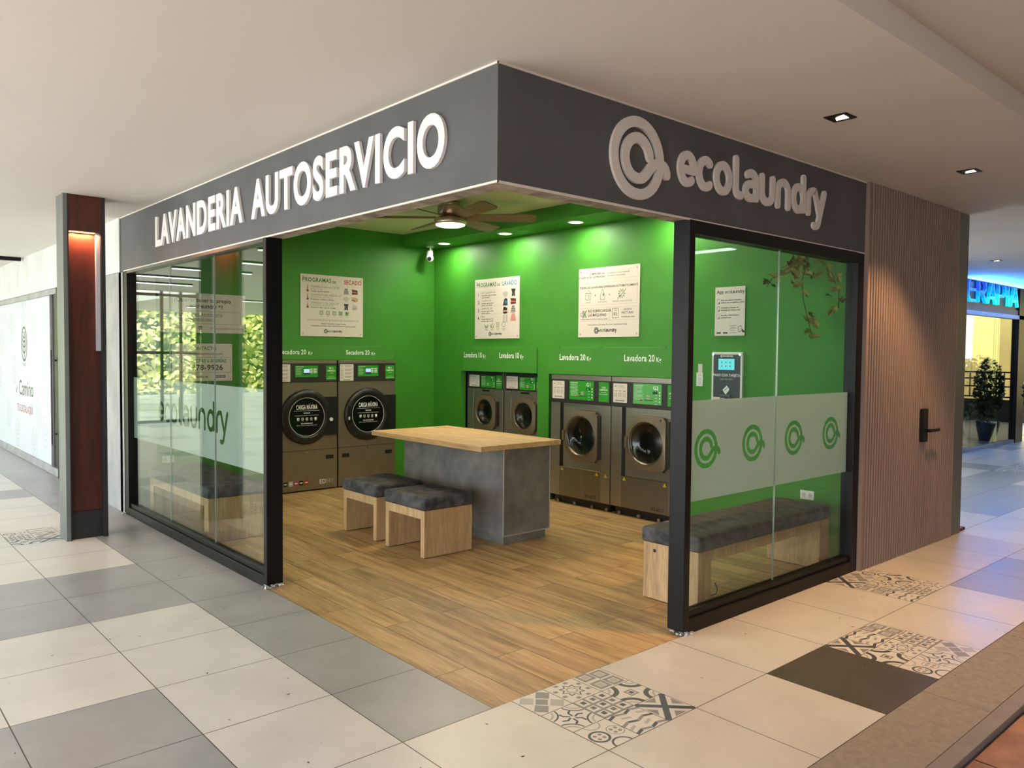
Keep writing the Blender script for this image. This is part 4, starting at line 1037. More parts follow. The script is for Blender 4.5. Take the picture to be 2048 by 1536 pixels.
def washer10(y_left, tag_, label):
    F = frX(3.866); o = -y_left; W_ = .69
    t = thing('washing_machine', label, 'washing machine', (3.85+.35, y_left-W_/2, 0), 'small front-loading washing machines')
    m = MB(); cx, cz = o+.373, .890; n = 36
    m.fbox(F, o+.003, o+W_-.003, .06, cz-.32, -.6, 0, STEEL); m.fbox(F, o+.003, o+W_-.003, cz+.285, 1.378, -.6, 0, STEEL)
    m.fbox(F, o+.003, cx-.25, cz-.32, cz+.285, -.6, 0, STEEL); m.fbox(F, cx+.25, o+W_-.003, cz-.32, cz+.285, -.6, 0, STEEL); m.build('cabinet', t, .002)
    m = MB(); m.fbox(F, o+.03, o+W_-.03, 0, .06, -.5, -.04, BLACKP); m.build('base_plinth', t)
    m = MB()
    for i in range(n):
        t0, t1 = 2*math.pi*i/n, 2*math.pi*(i+1)/n
        def sq(tt, r=None):
            c_, s_ = math.cos(tt), math.sin(tt); k = min(.25/abs(c_) if abs(c_) > 1e-6 else 9, (.285 if s_ > 0 else .32)/abs(s_) if abs(s_) > 1e-6 else 9); return (cx+c_*k, cz+s_*k)
        m.add([F.p(*sq(t0), -.006), F.p(*sq(t1), -.006), F.p(cx+.17*math.cos(t1), cz+.17*math.sin(t1), -.006), F.p(cx+.17*math.cos(t0), cz+.17*math.sin(t0), -.006)], [(0, 1, 2, 3)], STEEL)
    m.build('door_surround', t)
    m = MB(); drum(m, F, cx, cz, .168); m.build('drum', t)
    m = MB(); pts = []
    for st_, (qx, qz), rr in ((180, (cx-.215, cz-.212), .15), (270, (cx+.205, cz-.212), .10), (0, (cx+.205, cz+.212), .10), (90, (cx-.215, cz+.212), .15)):
        ox = qx+rr if st_ in (180, 90) else qx-rr; oz = qz+rr if st_ in (180, 270) else qz-rr
        for k in range(7): a = math.radians(st_+90*k/6); pts.append((ox+rr*math.cos(a), oz+rr*math.sin(a)))
    pts = radial(pts, cx, cz); nn = len(pts); R1 = [(cx+.162*math.cos(math.atan2(p[1]-cz, p[0]-cx)), cz+.162*math.sin(math.atan2(p[1]-cz, p[0]-cx))) for p in pts]
    vs = [F.p(*p, -.004) for p in pts]+[F.p(p[0]*.98+cx*.02, p[1]*.98+cz*.02, .028) for p in pts]+[F.p(*q, .036) for q in R1]+[F.p(*((q[0]-cx)*.95+cx, (q[1]-cz)*.95+cz), .01) for q in R1]
    m.add(vs, [(L*nn+i, L*nn+(i+1) % nn, (L+1)*nn+(i+1) % nn, (L+1)*nn+i) for L in range(3) for i in range(nn)], DOORM); dr = m.build('door', t, .002)
    m = MB(); m.lathe(F, cx, cz, [(.160, .034), (.156, .037), (.150, .03), (.147, .015)], RINGM, 40); m.build('door_ring', dr)
    m = MB(); m.lathe(F, cx, cz, [(.15, .016), (.12, .016), (.10, -.01), (.06, -.02), (.001, -.022)], PORT, 36); m.build('door_glass', dr)
    m = MB(); m.fbox(F, cx+.208, cx+.236, cz-.155, cz+.14, 0, .03, mat('dark_hinge_bar', srgb(44, 36, 28), .4)); m.build('hinge_bar', dr, .003)
    m = MB()
    for z in (cz-.17, cz+.16): m = MB(); m.ell(F, cx+.19, z, .007, .009, .028, .034, BLACKP, 8); m.build('door_screw', dr)
    m = MB(); m.fbox(F, o+.03, o+W_-.01, 1.177, 1.378, 0, .01, BLACKP); cp = m.build('control_panel', t, .002)
    m = MB(); m.rrect(F, o+.054, o+.255, 1.197, 1.34, .006, .01, .0112, SIGNW, 3); m.text(F, tag_, o+.07, 1.312, .016, INK, .0116, 'b'); m.text(F, 'LAVADORA', o+.12, 1.315, .009, INKG, .0116, 'b')
    for k in range(3):
        a = o+.078+k*.055; m.text(F, '123'[k], a, 1.285, .012, INK, .0116, 'b'); m.stroke(F, [(a, 1.24), (a+.028, 1.24), (a+.028, 1.27), (a, 1.27)], .003, .0116, .0116, INKG, closed=True)
    mark(m, F, o+.11, 1.212, .009, INK, .0116, .0116); word(m, F, o+.124, 1.208, .009, INK, None, .25, .0116, .0116); m.build('instruction_sticker', cp)
    m = MB(); m.rrect(F, o+.282, o+.552, 1.19, 1.335, .006, .01, .0112, GSTICK, 3); m.text(F, 'INSTRUCCIONES', o+.292, 1.316, .008, WTXT, .0116, 'b', .8)
    for k in range(8): m.rect(F, o+.292, o+.36+(k*37 % 11)*.002, 1.303-k*.012, 1.305-k*.012, .0116, WTXT)
    m.text(F, tag_, o+.48, 1.30, .026, WTXT, .0116, 'b'); m.ell(F, o+.42, 1.232, .018, .018, .0116, .0116, PL, 12); m.stroke(F, [(o+.42, 1.215), (o+.42, 1.249)], .003, .012, .012, INK); m.stroke(F, [(o+.403, 1.232), (o+.437, 1.232)], .003, .012, .012, INK)
    m.rect(F, o+.38, o+.48, 1.203, 1.208, .0116, INK)
    for k in range(3): m.ell(F, o+.535, 1.25-k*.02, .006, .007, .0116, .0116, WTXT, 8)
    m.build('program_sticker', cp)
    m = MB(); m.rect(F, o+.47, o+.525, 1.268, 1.292, .0118, LCDD); m.rect(F, o+.492, o+.515, 1.274, 1.286, .0122, LCDG); m.build('display', cp)
    m = MB(); m.rect(F, o+.567, o+.678, 1.182, 1.343, .0112, GSTICK); m.text(F, '75 L', o+.622, 1.29, .015, WTXT, .0116, 'b', 1, 'c'); m.text(F, 'LEMPIRAS', o+.622, 1.268, .014, WTXT, .0116, 'b', .92, 'c'); m.rect(F, o+.58, o+.665, 1.245, 1.248, .0116, WTXT); m.rect(F, o+.575, o+.67, 1.228, 1.231, .0116, WTXT); m.build('price_sticker', cp)
    m = MB(); m.fbox(F, o+.298, o+.435, 1.142, 1.163, 0, .004, BLACKP); m.build('name_plate', t)
    return t
washer10(5.105, 'P1', 'small washing machine marked P1, nearest the back corner')
washer10(4.400, 'P2', 'small washing machine marked P2, right of the one nearest the corner')
F = frX(WX)
for (lbl, a0, a1, items, size, cat, tabs) in (
    ('green access panel lettered Lavadora above the two small washing machines', -5.045, -3.722, ((-5.03, '10'), (-4.36, '10')), .062, 'x', (-4.93, -3.92)),
    ('green access panel lettered Lavadora above the two large washing machines', -3.536, -1.70, ((-3.36, '20'), (-2.455, '20')), .062, 'x', (-3.42, -2.80, -2.0))):
    ap = thing('access_panel', lbl, 'panel', (WX, -(a0+a1)/2, 1.386), 'green access panels above the machines')
    m = MB(); m.fbox(F, a0, a1, 1.390, 1.682, .002, .02, GREENP); m.build('board', ap, .003)
    m = MB()
    for a, kg in items:
        fa_ = .73 if kg == '10' else .80
        m = MB(); w_ = m.text(F, 'Lavadora '+kg, a, 1.545 if kg == '20' else 1.555, size, WTXT, .021, 'b', fa_); m.text(F, 'Kg', a+w_+.014, 1.541 if kg == '20' else 1.551, size*.7, WTXT, .021, 'b', fa_+.05); m.build('lettering', ap)
    m = MB()
    for a in tabs: m = MB(); m.fbox(F, a, a+.06, 1.668, 1.690, .02, .026, GREENP); m.build('latch_tab', ap)

# ================================================================== WALL SIGNS
def board(label, F, a0, a1, b0, b1, inset=.03, mt=SIGNW, name='info_sign', corners=True):
    t = thing(name, label, 'sign', F.p((a0+a1)/2, b0, 0), 'white information signs')
    m = MB(); m.fbox(F, a0, a1, b0, b1, .004, .012, mt); m.build('board', t)
    if corners:
        m = MB()
        for a in (a0+inset, a1-inset):
            for b in (b0+inset, b1-inset): m.ell(F, a, b, .007, .007, .012, .016, STEEL, 10)
        m.build('screw', t)
    return t
dI = .0126
FX, FY = frX(WX), frY(DY)
def brand(m, F, a, b, xh, d=dI):
    mark(m, F, a-WORD_W*xh/2-xh*1.0, b+xh*.5, xh*1.15, INK, d, d); word(m, F, a-WORD_W*xh/2+xh*.5, b, xh, GINKD, INK, .25, d, d)
def garment(m, F, a, b, k, s_=.042):
    P = lambda q, mt, dz=0: m.prism(F, [(a+x*s_, b+y*s_) for x, y in q], dI+dz, dI+dz, mt)
    if k == 'stack':
        P([(-.95, -1), (.95, -1), (.8, 0), (.45, .9), (-.45, .9), (-.8, 0)], INKG)
        for z in (-.7, -.2, .3): P([(-.8, z-.08), (.8, z-.08), (.8, z+.08), (-.8, z+.08)], PL, .0003)
    elif k == 'folded': P([(-1.1, -1), (1.1, -.9), (1.15, .3), (.9, .55), (-1.2, .75), (-1.0, .2)], MAROON); P([(-1.0, -.3), (1.1, -.35), (1.1, -.2), (-1.0, -.1)], PINK, .0003)
    elif k == 'pad': P([(-1.25, .25), (0, .75), (1.25, .3), (.8, -.6), (0, -1.0), (-.9, -.5)], TANP)
    elif k == 'blanket': P([(-1.2, -.5), (.3, -1.0), (1.25, -.5), (1.2, .4), (.2, .8), (-1.2, .6)], BEIGE); P([(-1.0, -.3), (.2, -.6), (.3, -.4), (-.9, -.05)], MAROON, .0003)
    elif k == 'trousers': P([(-.9, 1), (.9, 1), (.6, 0), (.75, -1), (.1, -1), (0, -.2), (-.1, -1), (-.7, -1), (-.55, 0)], INK); P([(-.3, .4), (-.05, .4), (-.15, -.4), (-.4, -.4)], INKG, .0003)
    elif k == 'jacket': P([(-1, -1), (1, -1), (.85, .8), (.1, 1.1), (-.5, .7)], NAVY); P([(-.2, -.4), (.7, -.5), (.6, .3), (-.1, .4)], BINK, .0003)
    elif k == 'pile': P([(-.9, -.9), (0, -1.1), (.95, -.8), (.8, .1), (.9, .5), (-.5, 1.0), (-.9, .3)], INK); P([(-.8, -.5), (.8, -.5), (.8, -.05), (-.8, -.05)], PINK, .0003)
    elif k == 'legs':
        for q in (-.95, .2): P([(q, -1.2), (q+.75, -1.2), (q+.75, 1), (q, 1)], TANP)
    elif k == 'skirt': P([(-.6, 1), (.6, 1), (1.2, -1.1), (-1.2, -1.1)], PINK)
    elif k == 'shirt': P([(-1, -1), (1, -1), (1, .5), (-.8, 1)], TANP); P([(-.8, -.6), (.5, -.6), (.5, -.4), (-.8, -.4)], INKG, .0003)
# 1 dryer programmes
t = board('white sign headed PROGRAMAS DE SECADO above the dryers', FY, 1.895, 2.708, 1.787, 2.497)
m = MB(); F = FY; o = 1.895
w_ = m.text(F, 'PROGRAMAS', o+.022, 2.412, .048, GINK, dI, 'b', .85); m.text(F, 'DE', o+.022+w_+.012, 2.408, .026, INK, dI, 'b'); m.text(F, 'SECADO', o+.795, 2.408, .048, RINK, dI, 'b', .83, 'r')
for k, (h1, h2, h3) in enumerate((('TEMPERATURA ALTA 80°', 'ALGODÓN 100%', 'Toallas, lavado semanal'), ('TEMPERATURA MEDIA 65°', 'ALGODÓN 50%  POLIÉSTER 50%', 'Edredones, colchas y sábanas'), ('TEMPERATURA BAJA 50°', 'ALGODÓN 50%  POLIÉSTER 50%', 'Fundas de sofá, ropa de trabajo'))):
    z = 2.345-k*.093; m.rect(F, o+.06, o+.775, z+.032, z+.034, dI, INKL)
    m.text(F, h1, o+.12, z, .024, GINKD, dI, 'r', .98); m.text(F, h2, o+.12, z-.022, .014, GINKD, dI); m.text(F, h3, o+.125, z-.046, .016, INK, dI, 'b')
    m.stroke(F, [(o+.088, z+.02), (o+.088, z-.03)], .016, dI, dI, INKL); m.stroke(F, [(o+.088, z+.02-k*.012), (o+.088, z-.03)], .007, dI+.0003, dI+.0003, RINK); m.ell(F, o+.088, z-.036, .014, .014, dI+.0003, dI+.0003, MAROON, 12)
for k in range(5):
    a = o+.262+k*.083; m.stroke(F, [(a-.02, 2.04), (a+.02, 2.04), (a+.02, 2.08), (a-.02, 2.08)], .006, dI, dI, GINKD, closed=True)
    if k < 4: m.stroke(F, arc(a, 2.06, .013, .013, 0, 360, 12)[:-1], .004, dI, dI, GINK, closed=True)
    else: m.prism(F, [(a, 2.042), (a+.02, 2.06), (a, 2.078), (a-.02, 2.06)], dI, dI, GINK)
    if k == 3: m.stroke(F, [(a-.02, 2.04), (a+.02, 2.08)], .004, dI, dI, GINK); m.stroke(F, [(a-.02, 2.08), (a+.02, 2.04)], .004, dI, dI, GINK)
    m.rect(F, a-.012, a+.012, 2.018, 2.022, dI, INKG)
m.text(F, 'NO INTRODUZCA NI PLÁSTICOS NI SINTÉTICOS', o+.42, 1.965, .021, INKG, dI, 'r', .98, 'c'); m.text(F, 'Revisar el tambor antes de usar', o+.42, 1.928, .016, INK, dI, 'b', 1, 'c'); m.text(F, 'La empresa no se hace responsable del deterioro de las prendas', o+.42, 1.902, .0155, INK, dI, 'b', .93, 'c')
brand(m, F, o+.43, 1.836, .022); m.build('lettering', t)
m = MB()
for k, (p_, q_) in enumerate((('stack', 'folded'), ('pad', 'blanket'), ('trousers', 'shirt'))): garment(m, F, o+.585, 2.326-k*.093, p_, .036); garment(m, F, o+.70, 2.326-k*.093, q_, .036)
m.build('garment_picture', t)
# 2 wash programmes
t = board('white sign headed PROGRAMAS DE LAVADO above the small washers', FX, -4.828, -4.022, 1.781, 2.491)
m = MB(); F = FX; o = -4.828
w_ = m.text(F, 'PROGRAMAS', o+.03, 2.398, .05, GINK, dI, 'b', .82); m.text(F, 'DE', o+.03+w_+.012, 2.398, .026, INK, dI, 'b'); m.text(F, 'LAVADO', o+.765, 2.398, .05, BINK, dI, 'b', .85, 'r')
for k, (h1, h2, h3) in enumerate((('MUY CALIENTE 60°', 'Ropa blanca, ropa de trabajo', 'ropa muy sucia'), ('CALIENTE 40°', 'Algodón, ropa de color', 'tejidos y otras fibras'), ('TEMPLADO 30°', 'Algodón, ropa de color', 'tejidos sintéticos'), ('FRÍO', 'Prendas delicadas como', 'cortinas, seda, cortinas'))):
    z = 2.312-k*.094; m.rect(F, o+.03, o+.60, z+.040, z+.042, dI, INKL)
    m.stroke(F, [(o+.035, z-.034), (o+.10, z-.034), (o+.10, z+.026), (o+.035, z+.026)], .003, dI, dI, INKL, closed=True); m.text(F, '1234'[k], o+.068, z-.022, .038, INK, dI, 'b', 1, 'c')
    m.text(F, h1, o+.125, z+.004, .022, GINKD, dI, 'r', .95); m.text(F, h2, o+.125, z-.022, .015, INK, dI, 'b'); m.text(F, h3, o+.125, z-.046, .015, INK, dI, 'b')
for k in range(4):
    a = o+.22+k*.105
    if k == 0: m.stroke(F, [(a-.03, 1.945), (a-.02, 1.915), (a+.02, 1.915), (a+.03, 1.945)], .008, dI, dI, GINK); m.text(F, '60', a, 1.922, .016, GINK, dI, 'b', 1, 'c')
    elif k == 1: m.stroke(F, [(a-.03, 1.95), (a-.022, 1.915), (a+.022, 1.915), (a+.03, 1.95)], .006, dI, dI, GINK); m.stroke(F, [(a-.015, 1.925), (a+.01, 1.965)], .008, dI, dI, GINK)
    elif k == 2: m.stroke(F, [(a-.02, 1.915), (a+.02, 1.915), (a+.02, 1.97), (a-.02, 1.97)], .005, dI, dI, GINKD, closed=True); m.stroke(F, [(a-.02, 1.915), (a+.02, 1.97)], .004, dI, dI, GINKD); m.stroke(F, [(a-.02, 1.97), (a+.02, 1.915)], .004, dI, dI, GINKD)
    else: m.stroke(F, arc(a, 1.945, .026, .03, 0, 360, 18)[:-1], .006, dI, dI, GINKD, closed=True)
    m.rect(F, a-.03, a+.03, 1.893, 1.897, dI, INKG); m.rect(F, a-.022, a+.022, 1.88, 1.884, dI, INKG)
brand(m, F, o+.40, 1.826, .022); m.build('lettering', t)
m = MB()
for k, (p_, q_) in enumerate((('pad', 'trousers'), ('jacket', 'folded'), ('pile', 'stack'), ('legs', 'skirt'))): garment(m, F, o+.56, 2.30-k*.094, p_, .042); garment(m, F, o+.70, 2.31-k*.094, q_, .042)
m.build('garment_picture', t)
# 3 dispenser sign
t = board('white sign about automatic soap dispensing, above the large washers', FX, -3.094, -2.279, 1.785, 2.494)
m = MB(); F = FX; o = -3.094
def frame_(m, F, a0, a1, b0, b1): m.stroke(F, [(a0, b0), (a1, b0), (a1, b1), (a0, b1)], .0025, dI, dI, INKL, closed=True)
frame_(m, F, o+.025, o+.79, 2.372, 2.455); m.text(F, 'COMPRUEBE LAS', o+.36, 2.425, .018, INK, dI, 'b', 1, 'r'); m.text(F, 'ETIQUETAS DE LAS PRENDAS', o+.36, 2.392, .018, INK, dI, 'b', .98, 'r'); m.rect(F, o+.380, o+.382, 2.382, 2.445, dI, INKL)
m.text(F, 'La empresa no se hace responsable', o+.40, 2.425, .013, INKG, dI, 'b'); m.text(F, 'del deterioro de las prendas', o+.40, 2.397, .013, INKG, dI, 'b')
frame_(m, F, o+.025, o+.79, 2.115, 2.338); m.text(F, 'TODAS LAS LAVADURAS DISPENSAN AUTOMÁTICAMENTE', o+.408, 2.285, .021, INK, dI, 'b', .92, 'c')
a, z = o+.14, 2.205; m.stroke(F, [(a-.04, z-.03), (a-.035, z+.03), (a+.04, z+.03), (a+.03, z-.035), (a-.03, z-.035)], .005, dI, dI, GINKD, closed=True); m.stroke(F, arc(a, z+.03, .03, .03, 0, 180, 8), .004, dI, dI, GINKD); m.text(F, 'S', a+.004, z-.02, .035, GINK, dI, 'r', 1, 'c')
a = o+.335; m.stroke(F, [(a-.028, z-.04), (a+.028, z-.04), (a+.03, z+.01), (a+.01, z+.04), (a+.01, z+.06), (a-.01, z+.06), (a-.01, z+.04), (a-.03, z+.01)], .005, dI, dI, GINKD, closed=True); m.ell(F, a+.012, z+.01, .010, .016, dI, dI, GINKD, 10)
a = o+.59
for k in range(10): q = math.radians(36*k); m.stroke(F, [(a+.025*math.cos(q), z+.01+.025*math.sin(q)), (a+.045*math.cos(q), z+.01+.045*math.sin(q))], .009, dI, dI, GINKD)
m.stroke(F, [(a-.05, z-.04), (a+.055, z+.055)], .006, dI, dI, GINK)
for a in (.235, .43): m.text(F, '+', o+a, z-.005, .024, INK, dI, 'b', 1, 'c')
for a, s_ in ((.14, 'JABÓN'), (.335, 'SUAVIZANTE'), (.60, 'DESINFECTANTE NATURAL')): m.text(F, s_, o+a, 2.135, .015, INKG, dI, 'r', .95, 'c')
frame_(m, F, o+.025, o+.425, 1.955, 2.085); frame_(m, F, o+.435, o+.79, 1.955, 2.085)
m.text(F, 'NO SOBRECARGAR', o+.135, 2.04, .027, INK, dI, 'b', .88); m.text(F, 'LAS MÁQUINAS', o+.135, 1.998, .027, INK, dI, 'b', .88); m.text(F, 'Para que el lavado, centrifugado y secado sean óptimos', o+.225, 1.965, .011, INK, dI, 'b', .95, 'c')
m.rect(F, o+.055, o+.11, 1.985, 2.06, dI, TANP); m.ell(F, o+.05, 2.02, .02, .022, dI+.0002, dI+.0002, GINKD, 14); m.ell(F, o+.05, 2.02, .013, .015, dI+.0003, dI+.0003, SIGNW, 14); m.stroke(F, [(o+.065, 1.985), (o+.115, 2.06)], .008, dI+.0003, dI+.0003, GINK); m.stroke(F, [(o+.065, 2.055), (o+.115, 1.99)], .008, dI+.0003, dI+.0003, GINK)
m.stroke(F, [(o+.47, 1.975), (o+.55, 1.975), (o+.55, 2.07), (o+.47, 2.07)], .005, dI, dI, GINKD, closed=True); m.rect(F, o+.49, o+.53, 2.05, 2.054, dI, GINKD); m.rect(F, o+.49, o+.505, 2.0, 2.03, dI, GINKD); m.rect(F, o+.52, o+.53, 1.995, 2.03, dI, GINKD)
m.text(F, '¿NECESITA', o+.67, 2.05, .015, INK, dI, 'b', 1, 'c'); m.text(F, 'FACTURA?', o+.67, 2.015, .022, INK, dI, 'b', .95, 'c'); m.text(F, 'solicítela por email', o+.675, 1.978, .015, INK, dI, 'b', .95, 'c')
m.text(F, 'La lavandería es de todos. Por favor, manténgala limpia', o+.40, 1.905, .016, INKG, dI, 'b', .95, 'c'); brand(m, F, o+.40, 1.838, .028); m.build('lettering', t)
# 4 app sheet (both square codes left out)
t = board('white paper sheet headed App ecolaundry behind the right window', FX, -1.413, -1.110, 1.783, 2.212, corners=False)
m = MB(); o = -1.413
w_ = m.text(F, 'App', o+.018, 2.155, .030, INK, dI, 'b', .9); word(m, F, o+.018+w_+.012, 2.153, .0235, GINKD, INK, .22, dI, dI)
for k, (s1_, s2_) in enumerate((('Paga de manera cómoda y', 'segura con tu teléfono móvil'), ('Consulta el estado de', 'la lavada en tiempo real'), ('Accede a descuentos y', 'promociones'))):
    z = 2.09-k*.066; m.text(F, s1_, o+.062, z, .0135, INK, dI, 'b', .95); m.text(F, s2_, o+.062, z-.021, .0135, INK, dI, 'b', .95); m.stroke(F, [(o+.022, z-.026), (o+.048, z-.026), (o+.048, z+.018), (o+.022, z+.018)], .003, dI, dI, INKG, closed=True); m.ell(F, o+.042, z-.018, .007, .007, dI, dI, GINK if k == 0 else INKG, 10)
for k in range(4): m.rect(F, o+.155, o+.225-(k % 2)*.012, 1.868-k*.013, 1.8715-k*.013, dI, INKG)
m.rect(F, o+.155, o+.23, 1.808, 1.8115, dI, INKG); m.rect(F, o+.02, o+.065, 1.803, 1.815, dI, INK); m.rect(F, o+.088, o+.135, 1.803, 1.815, dI, INK)
m.stroke(F, [(o+.245, 1.815), (o+.275, 1.825), (o+.268, 1.87), (o+.238, 1.86)], .004, dI, dI, INK, closed=True); m.prism(F, [(o+.275, 1.845), (o+.303, 1.825), (o+.303, 1.81), (o+.28, 1.812)], dI, dI, INK); m.build('lettering', t)
# 5 franchise sign, 6 contact sign on the back wall behind the left window
t = board('white sign asking ¿Quieres tener tu propio ecolaundry? behind the left window', FY, .345, 1.245, 1.795, 2.205)
m = MB(); F = FY; o = .345
m.text(F, '¿Quieres tener tu propio', o+.45, 2.115, .042, INK, dI, 'b', .88, 'c'); w_ = WORD_W*.034; word(m, F, o+.45-w_/2, 2.05, .034, GINKD, INK, .24, dI, dI); m.text(F, '*?', o+.45+w_/2+.02, 2.05, .04, INK, dI, 'b')
m.stroke(F, [(o+.06, 1.89), (o+.84, 1.89), (o+.85, 1.90), (o+.85, 2.01), (o+.84, 2.02), (o+.06, 2.02), (o+.05, 2.01), (o+.05, 1.90)], .003, dI, dI, INKG, closed=True)
m.text(F, 'CONSULTA NUESTRO FOLLETO', o+.38, 1.965, .03, INKG, dI, 'b', .82, 'c'); m.text(F, 'DE EMPRENDEDORES', o+.38, 1.915, .03, INKG, dI, 'b', .82, 'c')
m.text(F, 'www.ecolaundry.es', o+.07, 1.835, .02, INKG, dI); m.rect(F, o+.40, o+.435, 1.83, 1.865, dI, INK); m.text(F, 'in', o+.417, 1.836, .022, SIGNW, dI+.0004, 'b', 1, 'c'); m.text(F, 'franquicias@ecolaundry.es', o+.88, 1.835, .022, INKG, dI, 'r', 1, 'r'); m.build('lettering', t)
t = board('white CONTACTO sign with telephone number, low behind the left window', FY, .475, 1.10, 1.29, 1.683, .02)
m = MB(); o = .475
m.text(F, 'CONTACTO', o+.32, 1.615, .036, GINK, dI, 'b', .88, 'c'); m.stroke(F, [(o+.05, 1.562), (o+.09, 1.562), (o+.09, 1.59), (o+.05, 1.59)], .003, dI, dI, INKG, closed=True); m.text(F, 'lavanderia@ecolaundryhonduras.com', o+.11, 1.567, .020, INK, dI, 'b', .86)
m.stroke(F, [(o+.05, 1.38), (o+.60, 1.38), (o+.61, 1.39), (o+.61, 1.53), (o+.60, 1.54), (o+.05, 1.54), (o+.04, 1.53), (o+.04, 1.39)], .003, dI, dI, INKG, closed=True)
m.text(F, 'CONSULTAS o AVERÍAS', o+.325, 1.485, .034, GINK, dI, 'b', .86, 'c'); m.text(F, '3378-9926', o+.34, 1.405, .056, INK, dI, 'b', .98, 'c'); m.text(F, 'www.ecolaundry.es', o+.10, 1.325, .024, INK, dI, 'b', .88)
for k in range(3): m.rect(F, o+.45+k*.035, o+.478+k*.035, 1.322, 1.35, dI, INK); m.ell(F, o+.464+k*.035, 1.336, .007, .007, dI+.0004, dI+.0004, SIGNW, 8)
m.build('lettering', t)
# card payment terminal
t = thing('card_terminal', 'wall card payment terminal with lit cyan screen behind the right window', 'payment terminal', (WX, 1.27, .95)); F = FX
m = MB(); m.rrect(F, -1.422, -1.113, .95, 1.64, .008, 0, .03, WHITE, 3); m.build('surround', t, .002)
m = MB(); m.fbox(F, -1.402, -1.133, .97, 1.618, .03, .034, mat('slate_panel', srgb(44, 52, 54), .35)); m.build('face_panel', t)
m = MB(); m.fbox(F, -1.358, -1.182, 1.475, 1.585, .034, .037, BLACKP); m.rect(F, -1.350, -1.186, 1.482, 1.580, .0375, emit('lit_cyan_screen', srgb(120, 240, 245), 1.0))
for i in range(3):
    for j in range(2): m.ell(F, -1.315+i*.042, 1.548-j*.032, .006, .007, .038, .038, mat('teal_icon', srgb(40, 120, 130), .5), 8)
m.build('screen', t)
m = MB(); mark(m, F, -1.322, 1.602, .010, WTXT, .0345, .0345); word(m, F, -1.306, 1.597, .0125, WTXT, None, .25, .0345, .0345)
m.text(F, 'PAGO CON TARJETA', -1.267, 1.425, .022, WTXT, .0345, 'b', .85, 'c'); m.text(F, 'CARD PAYMENT', -1.267, 1.393, .014, PL, .0345, 'r', .9, 'c')
m.prism(F, [(-1.262, 1.345), (-1.235, 1.315), (-1.242, 1.30), (-1.272, 1.265), (-1.305, 1.305)], .0345, .0345, WTXT); m.stroke(F, [(-1.285, 1.30), (-1.255, 1.325)], .005, .035, .035, INK); m.build('lettering', t)
m = MB(); m.fbox(F, -1.318, -1.222, 1.15, 1.262, .034, .045, mat('reader_bezel', srgb(90, 96, 98), .3, .6)); m.fbox(F, -1.308, -1.232, 1.16, 1.25, .045, .047, BLACKP); m.ring(F, -1.29, 1.20, .028, .036, .047, .05, NICKEL, 20); m.build('card_slot', t)
m = MB(); m.fbox(F, -1.40, -1.33, 1.195, 1.24, .034, .036, SIGNW); m.build('paper_label', t)
m = MB()
for a in (-1.402, -1.133): m.ell(F, a, 1.618, .010, .010, .034, .042, CHROME, 12)
m.build('screw', t)
# switch, outlets
t = thing('wall_switch', 'white wall switch with a paper strip above, left of the card terminal', 'switch', (WX, 1.566, 1.33))
m = MB(); m.fbox(F, -1.602, -1.532, 1.328, 1.452, 0, .008, WHITE); m.build('plate', t, .002)
m = MB()
for k in range(3): m.fbox(F, -1.58, -1.555, 1.345+k*.035, 1.37+k*.035, .008, .012, SIGNW)
m.build('rocker', t)
m = MB(); m.fbox(F, -1.588, -1.543, 1.452, 1.53, 0, .002, SIGNW); m.build('paper_strip', t)
def outlet(F, a, b, label):
    t = thing('power_outlet', label, 'power outlet', F.p(a, b, 0)); m = MB(); m.fbox(F, a-.06, a+.06, b-.037, b+.037, 0, .007, WHITE); m.build('plate', t, .002)
    for q in (-.028, .028):
        m = MB(); m.ell(F, a+q, b, .019, .022, .007, .009, SIGNW, 16)
        for s_ in (-.006, .006): m.rect(F, a+q+s_-.0018, a+q+s_+.0018, b-.002, b+.010, .0094, INK)
        m.ell(F, a+q, b-.010, .003, .003, .0094, .0094, INK, 8); m.build('socket', t)
outlet(FX, -.505, .479, 'white double power outlet above the right bench'); outlet(FY, .43, .494, 'white double power outlet low on the wall behind the left bench')

